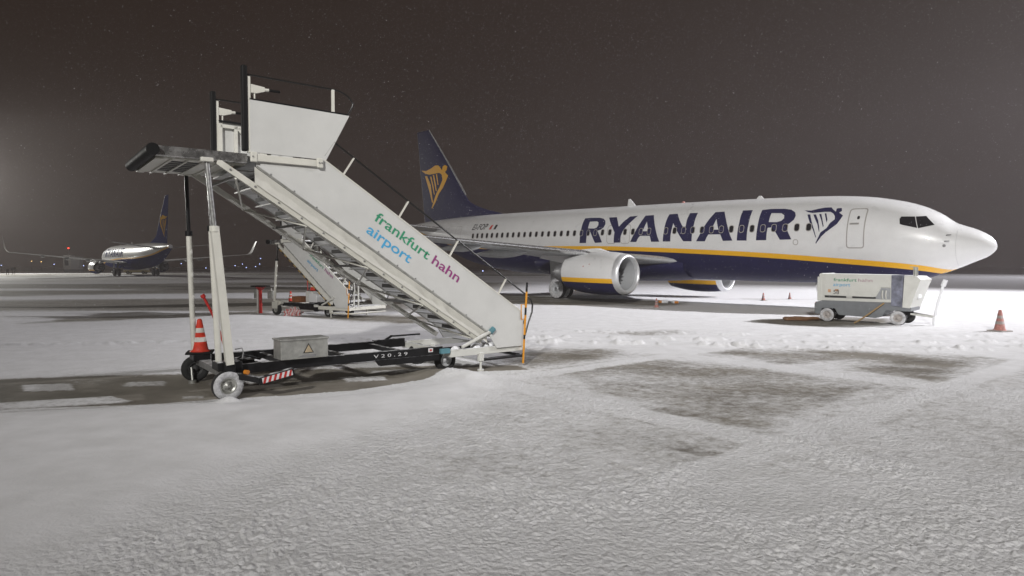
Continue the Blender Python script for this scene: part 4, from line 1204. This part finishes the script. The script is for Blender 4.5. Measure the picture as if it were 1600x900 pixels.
        mb = MB(); mb.box((.6,.3,.50),(1.1,.7,.72), ch=.01); mb.build("rusty_box", M_RUST, root)
        mb = MB(); mb.box((1.15,.5,.50),(1.5,.9,.92), ch=.02); mb.build("battery_box", M_CABIN, root)
        mb = MB(); mb.box((1.58,.3,.52),(2.0,.7,.84), ch=.02); mb.build("pump_box", M_WPRINT, root)
        mb = MB()
        for k in range(6): mb.tube([(1.9+.1*k,.1+.03*k,.40+.03*k),(2.3+.1*k,.15,.55-.04*k),(2.8,.2+.05*k,.42+.02*k),(3.2,.3,.50)], .022, 6)
        mb.build("hose_bundle", M_BLACK, root)
        mb = MB(); mb.box((-.16,-.04,.24),(.14,.12,.50), ch=.02); mb.build("corner_guard", M_CREAM, root)
        mb = MB(); mb.tube([(.75,.9,1.75),(.95,.8,.55)], .02, 8); mb.build("tow_lever", M_RED, root)
        for xx in (xe+.02,xe+.10):
            pass
        for xx in (xe-.12, xe+.10):
            mb = MB(); mb.tube([(xx,.35,.42),(xx,.35,1.45)], .026, 8); mb.build("gate_post", M_GPU, root)
        mb = MB(); mb.bar((xe-.55,.32,1.36),(xe-.1,.34,1.0),.03,.04); mb.build("gate_bar", M_GPU, root)
    return root

ST = make_stairs((-4.02, 9.25, 0), R(37.5), "tall cream boarding stairs in the foreground, raised high with a black bumper on the platform", 3.52, 5.30,
    [("frankfurt",(2.23,2.66),(3.21,2.02),M_GREEN,.006),("hahn",(3.29,1.97),(3.82,1.62),M_PURPLE,.006),("airport",(2.09,2.46),(2.86,1.96),M_BLUE,.006)], True)
ST2 = make_stairs((-9.08, 25.08, 0), R(-33), "lower cream boarding stairs with striped edging, standing farther back behind the tall stairs", 2.86, 4.03,
    [("frankfurt",(2.06,2.26),(2.78,1.76),M_GREEN,.004),("hahn",(2.85,1.71),(3.25,1.43),M_PURPLE,.004),("airport",(1.92,2.05),(2.48,1.66),M_BLUE,.004)], False)
def on(root, x, y, z=0.0):
    a = root.rotation_euler.z; c, s = math.cos(a), math.sin(a)
    return (root.location.x+x*c-y*s, root.location.y+x*s+y*c, z)

# ------------------------------------------------------------------ traffic cones
def cone(loc, h, label, mats, rz=0.0):
    o = cone_mesh(h).build("traffic_cone", mats, None, label)
    o.location = loc; o.rotation_euler.z = rz
    tag(o, None, "traffic cone", "red and white traffic cones")
    return o
CM = [M_CONE, M_CONEW, M_RUBBER]; CF = [M_CONEF, M_CONEFW, M_CONEFW]
cone(on(ST, .0, 1.75, .50), .56, "red and white cone with a dark base standing on the chassis of the tall stairs", CM, R(20))
cone((14.07, 18.85, .01), .62, "frosted red and grey cone standing alone in the snow at the far right", CF, .3)
cone((13.4, 34.9, .0), .42, "small distant cone on the snow under the airliner's belly, left of the generator", CF)
cone((15.4, 36.3, .0), .36, "tiny distant cone under the airliner just beside the left end of the generator", CF)
cone((6.45, 29.2, .0), .42, "small faded cone standing below the engine inlet", CF)
cone(on(ST2, 1.33, .70, .92), .46, "small red and white cone standing on a pale box on the lower stairs' chassis", CM, .5)
cone((-11.5, 34.0, .0), .55, "red and white cone on the ground behind the lower stairs' chassis", CM, .2)

# ------------------------------------------------------------------ ground power unit
gp = thing("ground_power_unit", (10.37, 22.45, 0), R(-43), "cream and grey towed ground power unit under the airliner's nose", "ground power unit")
GW = 1.30
mb = MB(); mb.prism([(.12,.72),(2.34,.72),(2.34,1.60),(.26,1.62),(.13,1.50)], lambda a, b, d: V(a, d, b), 0, GW); body = mb.build("body", M_GPU, gp)
mb = MB(); mb.tube([(.22,-.01,1.57),(.22,GW+.01,1.57)], .07, 12); mb.box((.09,-.01,.70),(.24,GW+.01,1.52), ch=.02); mb.build("end_cowl", M_GPU, gp)
mb = MB(); mb.prism([(.33,.90),(1.84,.88),(2.04,1.20),(2.31,1.20),(2.31,1.55),(.33,1.57)], lambda a, b, d: V(a, d, b), -.035, -.001); mb.build("side_door", M_GPU, gp)
mb = MB(); mb.box((.34,-.012,.82),(1.90,-.002,.885)); mb.build("vent_slot", M_DARK, gp)
mb = MB(); mb.box((1.02,-.03,.835),(1.20,-.013,.88), ch=.004); mb.build("slot_latch", M_GPU, gp)
mb = MB(); mb.prism([(1.87,.82),(2.05,1.18),(2.32,1.18),(2.32,.82)], lambda a, b, d: V(a, d, b), -.010, -.003); mb.build("plug_recess", mat("recess_grey", (.30,.31,.32), .6, var=.2), gp)
for xx in (2.10, 2.20):
    mb = MB(); mb.tube([(xx,-.03,1.10),(xx-.01,-.05,.96),(xx,-.03,.84)], .022, 8); mb.build("plug_cable", M_GPU, gp)
mb = MB(); mb.prism([(2.34,.62),(2.65,.60),(2.68,1.59),(2.34,1.60)], lambda a, b, d: V(a, d, b), -.015, GW+.015); mb.build("roller_door", M_GPUN, gp)
# front hood, leaning outwards at the top
mb = MB(); mb.add([(2.66,-.02,.58),(2.86,.02,.56),(3.14,.0,1.46),(2.70,-.02,1.59),(2.66,GW+.02,.58),(2.90,GW-.02,.56),(3.20,GW-.0,1.46),(2.70,GW+.02,1.59),(3.02,.03,1.57),(3.06,GW-.03,1.57)],
    [(0,1,2,3),(4,7,6,5),(1,5,6,2),(2,6,9,8),(3,2,8),(7,9,6),(0,4,5,1),(3,8,9,7),(0,3,7,4)]); hood = mb.build("front_hood", M_GPU, gp)
mb = MB(); mb.box((2.94,.45,.86),(3.02,GW-.45,1.0), ch=.02); mb.build("hood_handle", M_SNOW, hood)
mb = MB(); mb.prism([(.04,.26),(.20,.24),(.24,.46),(.66,.46),(.78,.25),(1.90,.20),(2.06,.26),(2.20,.46),(2.88,.46),(2.90,.58),(2.62,.60),(2.3,.70),(.40,.80),(.33,.90),(.26,.90),(.22,.70),(.04,.66)], lambda a, b, d: V(a, d, b), .02, GW-.02); mb.build("chassis", M_GPUG, gp)
mb = MB(); mb.box((.01,.0,.24),(.038,GW,.62), ch=.008); mb.build("rear_bumper", M_GPUG, gp)
mb = MB(); mb.box((.0,.06,.58),(.02,.18,.64)); mb.build("tail_lamp", M_CONEF, gp)
for xx in (.42, 2.54):
    for yy, o_ in ((.06,-1),(GW-.06,1)): wheel(gp, xx, yy, .235, .235, .2, tm=M_TYRE_SNOW if o_ < 0 else M_TYRE, rim=M_CONEFW if o_ < 0 else M_DARK, out=o_)
    mb = MB(); mb.bar((xx,.1,.23),(xx,GW-.1,.23),.07,.07); mb.build("axle", M_GPUG, gp)
mb = MB(); mb.tube([(2.95,.25,1.50),(2.95,.25,1.84)], .07, 14); mb.bar((2.80,.25,1.86),(3.0,.25,1.845),.16,.02); mb.build("exhaust_pipe", M_GALV, gp)
mb = MB(); mb.bar((2.80,.4,.36),(3.42,.62,.28),.05,.06); mb.bar((2.80,.9,.36),(3.42,.68,.28),.05,.06); tb = mb.build("tow_frame", M_GALV, gp)
mb = MB(); mb.tube([(3.42,.65,.26),(3.50,.65,.75),(3.62,.65,1.26)], .042, 10); mb.tube([(3.62,.65,1.26),(3.68,.65,1.45)], .07, 10); mb.tube([(3.42,.58,.3),(3.42,.58,.02)], .04, 8); mb.build("raised_tow_bar", M_SNOW, gp)
gf = lambda a, b, d: V(a, -.036-d-.004, b)
text_mesh("lettering", "frankfurt", M_GREEN, gp, (.62,1.375), (1.33,1.37), gf, .001, size=.155, offset=.004)
text_mesh("lettering", "hahn", mat("faded_purple", (.33,.20,.24), .6), gp, (1.38,1.37), (1.80,1.365), gf, .001, size=.155)
text_mesh("lettering", "airport", M_BLUE, gp, (.61,1.215), (1.14,1.21), gf, .001, size=.155, offset=.004)
text_mesh("unit_number", "58", M_INK, gp, (.62,.945), (.80,.943), gf, .001)
mb = MB(); mb.box((.45,-.042,1.0),(.54,-.037,1.10)); mb.box((.67,-.039,1.04),(.78,-.037,1.11)); mb.build("orange_sticker", mat("sticker_orange", (.55,.30,.16), .6, var=.4), gp)
mb = MB(); mb.tube([(2.15,-.03,.70),(1.98,-.08,.55),(1.72,-.12,.32),(1.45,-.16,.10),(1.32,-.2,.02)], .026, 8); mb.build("hanging_cable", mat("tan_cable", (.30,.20,.09), .6), gp)
c = MB()
pts = []
for k in range(60):
    a = k*.42; rr_ = .36+.05*math.sin(k*.9)
    pts.append((9.98+rr_*1.5*math.cos(a), 22.55+rr_*.7*math.sin(a), .035+.0012*k+.01*math.sin(k*2.1)))
c.tube(pts, .03, 6)
tag(c.build("power_cable", M_BROWN, None, "coiled brown power cable lying on the bare ground left of the generator"), None, "cable")

# ------------------------------------------------------------------ small apron things
rs_ = thing("extinguisher_stand", (-9.95, 25.9, 0), R(-20), "red post with a flat dark top standing left of the lower stairs", "post")
mb = MB(); mb.box((-.06,-.02,0),(.06,.02,.95)); mb.box((-.02,-.06,0),(.02,.06,.95)); mb.build("post", M_RED, rs_)
mb = MB(); mb.box((-.13,-.07,0),(-.064,.07,.95)); mb.build("post_side", M_GPU, rs_)
mb = MB(); mb.lathe([(.93,.10),(1.0,.16),(1.05,.22)], (0,0,0), (0,0,1), 16); mb.build("red_collar", M_RED, rs_)
mb = MB(); mb.box((-.30,-.22,1.05),(.30,.22,1.10), ch=.01); mb.build("top_plate", M_RUBBER, rs_)
for xx in (-.30,.36):
    mb = MB(); mb.box((xx-.12,.1,.58),(xx+.12,.3,.9), ch=.02); mb.tube([(xx,.2,.9),(xx,.2,1.0)], .03, 8); mb.build("side_box", M_GALV, rs_)

bm = bmesh.new(); bmesh.ops.create_icosphere(bm, subdivisions=4, radius=1)
for v in bm.verts:
    k = 1+.28*math.sin(v.co.x*6.1+1)*math.cos(v.co.y*5.3)+.16*math.sin(v.co.z*11+v.co.x*7)
    v.co = (v.co.x*.28*k, v.co.y*.2*k, max(-.0, v.co.z*.21*k+.11))
mb = MB(); mb.addbm(bm, 0, True); bm.free()
tp = bpy.data.materials.new("barrier_tape"); tp.use_nodes = True
tn, tl = tp.node_tree.nodes, tp.node_tree.links
wv = tn.new("ShaderNodeTexWave"); wv.inputs["Scale"].default_value = 3.0; wv.inputs["Distortion"].default_value = 16; wv.inputs["Detail"].default_value = 4
tco = tn.new("ShaderNodeTexCoord"); tl.new(tco.outputs["Object"], wv.inputs["Vector"])
cr_ = tn.new("ShaderNodeValToRGB"); cr_.color_ramp.interpolation = 'CONSTANT'
cr_.color_ramp.elements[0].color = (.62,.58,.58,1); cr_.color_ramp.elements[1].position = .5; cr_.color_ramp.elements[1].color = (.55,.16,.15,1)
tl.new(wv.outputs["Fac"], cr_.inputs["Fac"]); tl.new(cr_.outputs["Color"], tn["Principled BSDF"].inputs["Base Color"])
o = mb.build("barrier_tape_bundle", tp, None, "crumpled red and white barrier tape lying under the lower stairs"); o.location = (-8.2, 24.55, 0); o.rotation_euler.z = .4
tag(o, None, "barrier tape")

for i, (x, y, r_) in enumerate(((7.55,32.6,.3),(8.05,32.3,.2))):
    o = MB().box((-.22,-.14,0),(.22,.14,.16), 0, .05)
    c_ = o.build("wheel_chock", M_SNOW, None, ["larger snow-covered chock below the engine","smaller snow-covered chock below the engine inlet's right edge"][i])
    e_ = MB().box((-.26,-.1,.02),(-.221,.1,.15), 0, .02); e_.build("chock_end", M_ORANGE, c_)
    c_.location = (x, y, .0); c_.rotation_euler.z = .6+i; c_.scale = (1, 1, 1.0 if i == 0 else .9)
    tag(c_, None, "wheel chock", "snow-covered wheel chocks")

# far side of the apron
def at(u, v_, d):
    return ((u-800)/1024*d, d, CAM_H-(v_-412.5)/1024*d)
cab = thing("service_cabin", (at(110,420,150)[0], 150, .0), R(12), "pale tall service cabin far off at the left, left of the distant airliner", "cabin")
mb = MB(); mb.box((-1.0,-1.0,.7),(.6,1.0,4.0), ch=.05); mb.build("cabin_body", M_CABIN, cab)
mb = MB(); mb.box((.6,-1.0,.7),(2.3,1.0,3.6)); mb.build("cabin_annex", M_DUCT, cab)
mb = MB(); mb.box((-.7,-1.03,1.6),(.1,-1.0,3.2)); mb.build("cabin_window", M_GLASS, cab)
mb = MB(); mb.box((-1.0,-.9,0),(2.3,.9,.7)); mb.build("cabin_base", M_GPUG, cab)
ms = thing("beacon_mast", (at(108,420,160)[0], 160, 0), 0, "thin mast with a red warning light above the pale cabin", "mast")
mb = MB(); mb.tube([(0,0,0),(0,0,5.7)], .05, 6); mb.build("pole", M_DUCT, ms)
mb = MB(); mb.lathe([(0,.001),(.05,.18),(.2,.2),(.36,.001)], (0,0,5.65), (0,0,1), 10); mb.build("red_lamp", M_LAMPR, ms)
for i, (u, dd, hh) in enumerate(((12,120,1.0),(21,122,1.3))):
    t = thing("airfield_sign", (at(u,420,dd)[0], dd, 0), R(20), ["lower dark airfield board at the far left edge","taller dark airfield board next to the far left edge"][i], "sign", "dark airfield boards")
    mb = MB(); mb.box((-.35 if i else -.2,-.05,hh-.55),(.35 if i else .2,.05,hh)); mb.build("board", M_SIGN, t)
    mb = MB(); mb.tube([(-.15,0,0),(-.15,0,hh-.5)], .04, 6); mb.tube([(.15,0,0),(.15,0,hh-.5)], .04, 6); mb.build("legs_frame", M_SIGN, t)
ld = thing("belt_loader", (at(214,425,128)[0], 128, .0), R(8), "low pale yellow belt loader beneath the distant airliner", "belt loader")
mb = MB(); mb.box((-2.2,-.6,.35),(2.2,.6,.75), ch=.05); mb.build("chassis", M_LOADER, ld)
mb = MB(); mb.bar((-2.4,0,.8),(2.3,0,1.5),.8,.12); mb.build("belt", M_DUCT, ld)
mb = MB(); mb.box((1.1,-.6,.75),(2.0,.6,1.35), ch=.05); mb.build("cab", M_CABIN, ld)
for xx in (-1.4,1.4):
    for yy in (-.6,.6): wheel(ld, xx, yy, .3, .3, .2, detail=False)
LG = [(2.6,414.5,0),(50,408,1),(65,409,1),(85,413,0),(131,415,0),(283.5,411.7,0),(322,418.6,0),(367.5,415,0),(379,412.5,0),(385,418,0),(399.5,416.5,0),(406,412.5,0),(407.6,404,0),(754.3,423.3,0)]
LL = ["tiny blue-white lamp at the very left edge of the picture", "left one of two tiny amber lamps left of the pale cabin",
 "right one of two tiny amber lamps left of the pale cabin", "tiny blue-white lamp between the amber lamps and the pale cabin",
 "tiny blue-white lamp between the pale cabin and the distant airliner's engine", "tiny blue-white lamp just right of the distant airliner's tail",
 "tiny blue-white lamp seen between the tall stairs' two front legs", "leftmost of the blue-white lamps clustered left of the lower stairs",
 "second from the left of the blue-white lamps clustered left of the lower stairs", "lowest of the blue-white lamps clustered left of the lower stairs",
 "low blue-white lamp at the right of the cluster left of the lower stairs", "right-hand blue-white lamp in the cluster, just under the topmost one",
 "topmost of the blue-white lamps clustered left of the lower stairs", "single blue-white lamp under the large airliner's rear fuselage"]
for i, (u, v_, k) in enumerate(LG):
    d_ = 175 if v_ < 422 else 110
    p = at(u, v_, d_); hz = max(.25, p[2])
    t = thing("apron_lamp", (p[0], d_, 0), 0, LL[i], "lamp", "distant amber apron lamps" if k else "distant blue-white taxiway lamps")
    mb = MB(); mb.tube([(0,0,0),(0,0,hz)], .03, 6); mb.build("stalk", M_SIGN, t)
    mb = MB(); rr_ = .11 if d_ > 150 else .09
    mb.lathe([(-rr_,.001),(-rr_*.7,rr_*.7),(0,rr_),(rr_*.7,rr_*.7),(rr_,.001)], (0,0,hz), (0,0,1), 10); mb.build("lamp_head", M_LAMPO if k else M_LAMPW, t)

# ------------------------------------------------------------------ snow in the air
NF = 300000
P = np.empty((NF,3)); P[:,0] = rng.uniform(-48,48,NF); P[:,1] = rng.uniform(2.5,78,NF); P[:,2] = rng.uniform(.2,27,NF)
keep = np.hypot(P[:,0], P[:,1]) > 11.0
P = P[keep]; NF = len(P)
rad = rng.uniform(.0018,.0050,NF)
tet = np.array([(1,1,1),(-1,-1,1),(-1,1,-1),(1,-1,-1)],float)
of = np.array([(0,1,3),(0,2,1),(0,3,2),(1,2,3)])
vv = (P[:,None,:]+tet[None]*rad[:,None,None]).reshape(-1,3)
ff = (np.arange(NF)[:,None,None]*4+of[None]).reshape(-1,3)
me = bpy.data.meshes.new("falling_snow")
me.vertices.add(len(vv)); me.vertices.foreach_set("co", vv.ravel().astype(np.float32))
me.loops.add(ff.size); me.loops.foreach_set("vertex_index", ff.ravel().astype(np.int32))
me.polygons.add(len(ff)); me.polygons.foreach_set("loop_start", (np.arange(len(ff))*3).astype(np.int32))
me.update(calc_edges=True)
me.materials.append(mat("snowflake", (.8,.8,.82), .8))
tag(link("falling_snow", me), "fine snowflakes drifting through the night air over the apron", "snow", None, "stuff")

# ------------------------------------------------------------------ haze
hm = bpy.data.materials.new("snow_haze"); hm.use_nodes = True
hn, hl = hm.node_tree.nodes, hm.node_tree.links
hn.remove(hn["Principled BSDF"])
pv = hn.new("ShaderNodeVolumePrincipled"); pv.inputs["Color"].default_value = (.95,.885,.88,1)
pv.inputs["Density"].default_value = 0.0013; pv.inputs["Anisotropy"].default_value = 0.2
hl.new(pv.outputs[0], hn["Material Output"].inputs["Volume"])
mb = MB(); mb.box((-500,-500,-1.2),(500,500,30)); hz = mb.build("haze", hm)
tag(hz, "thin snow haze over the apron", None, None, "stuff")
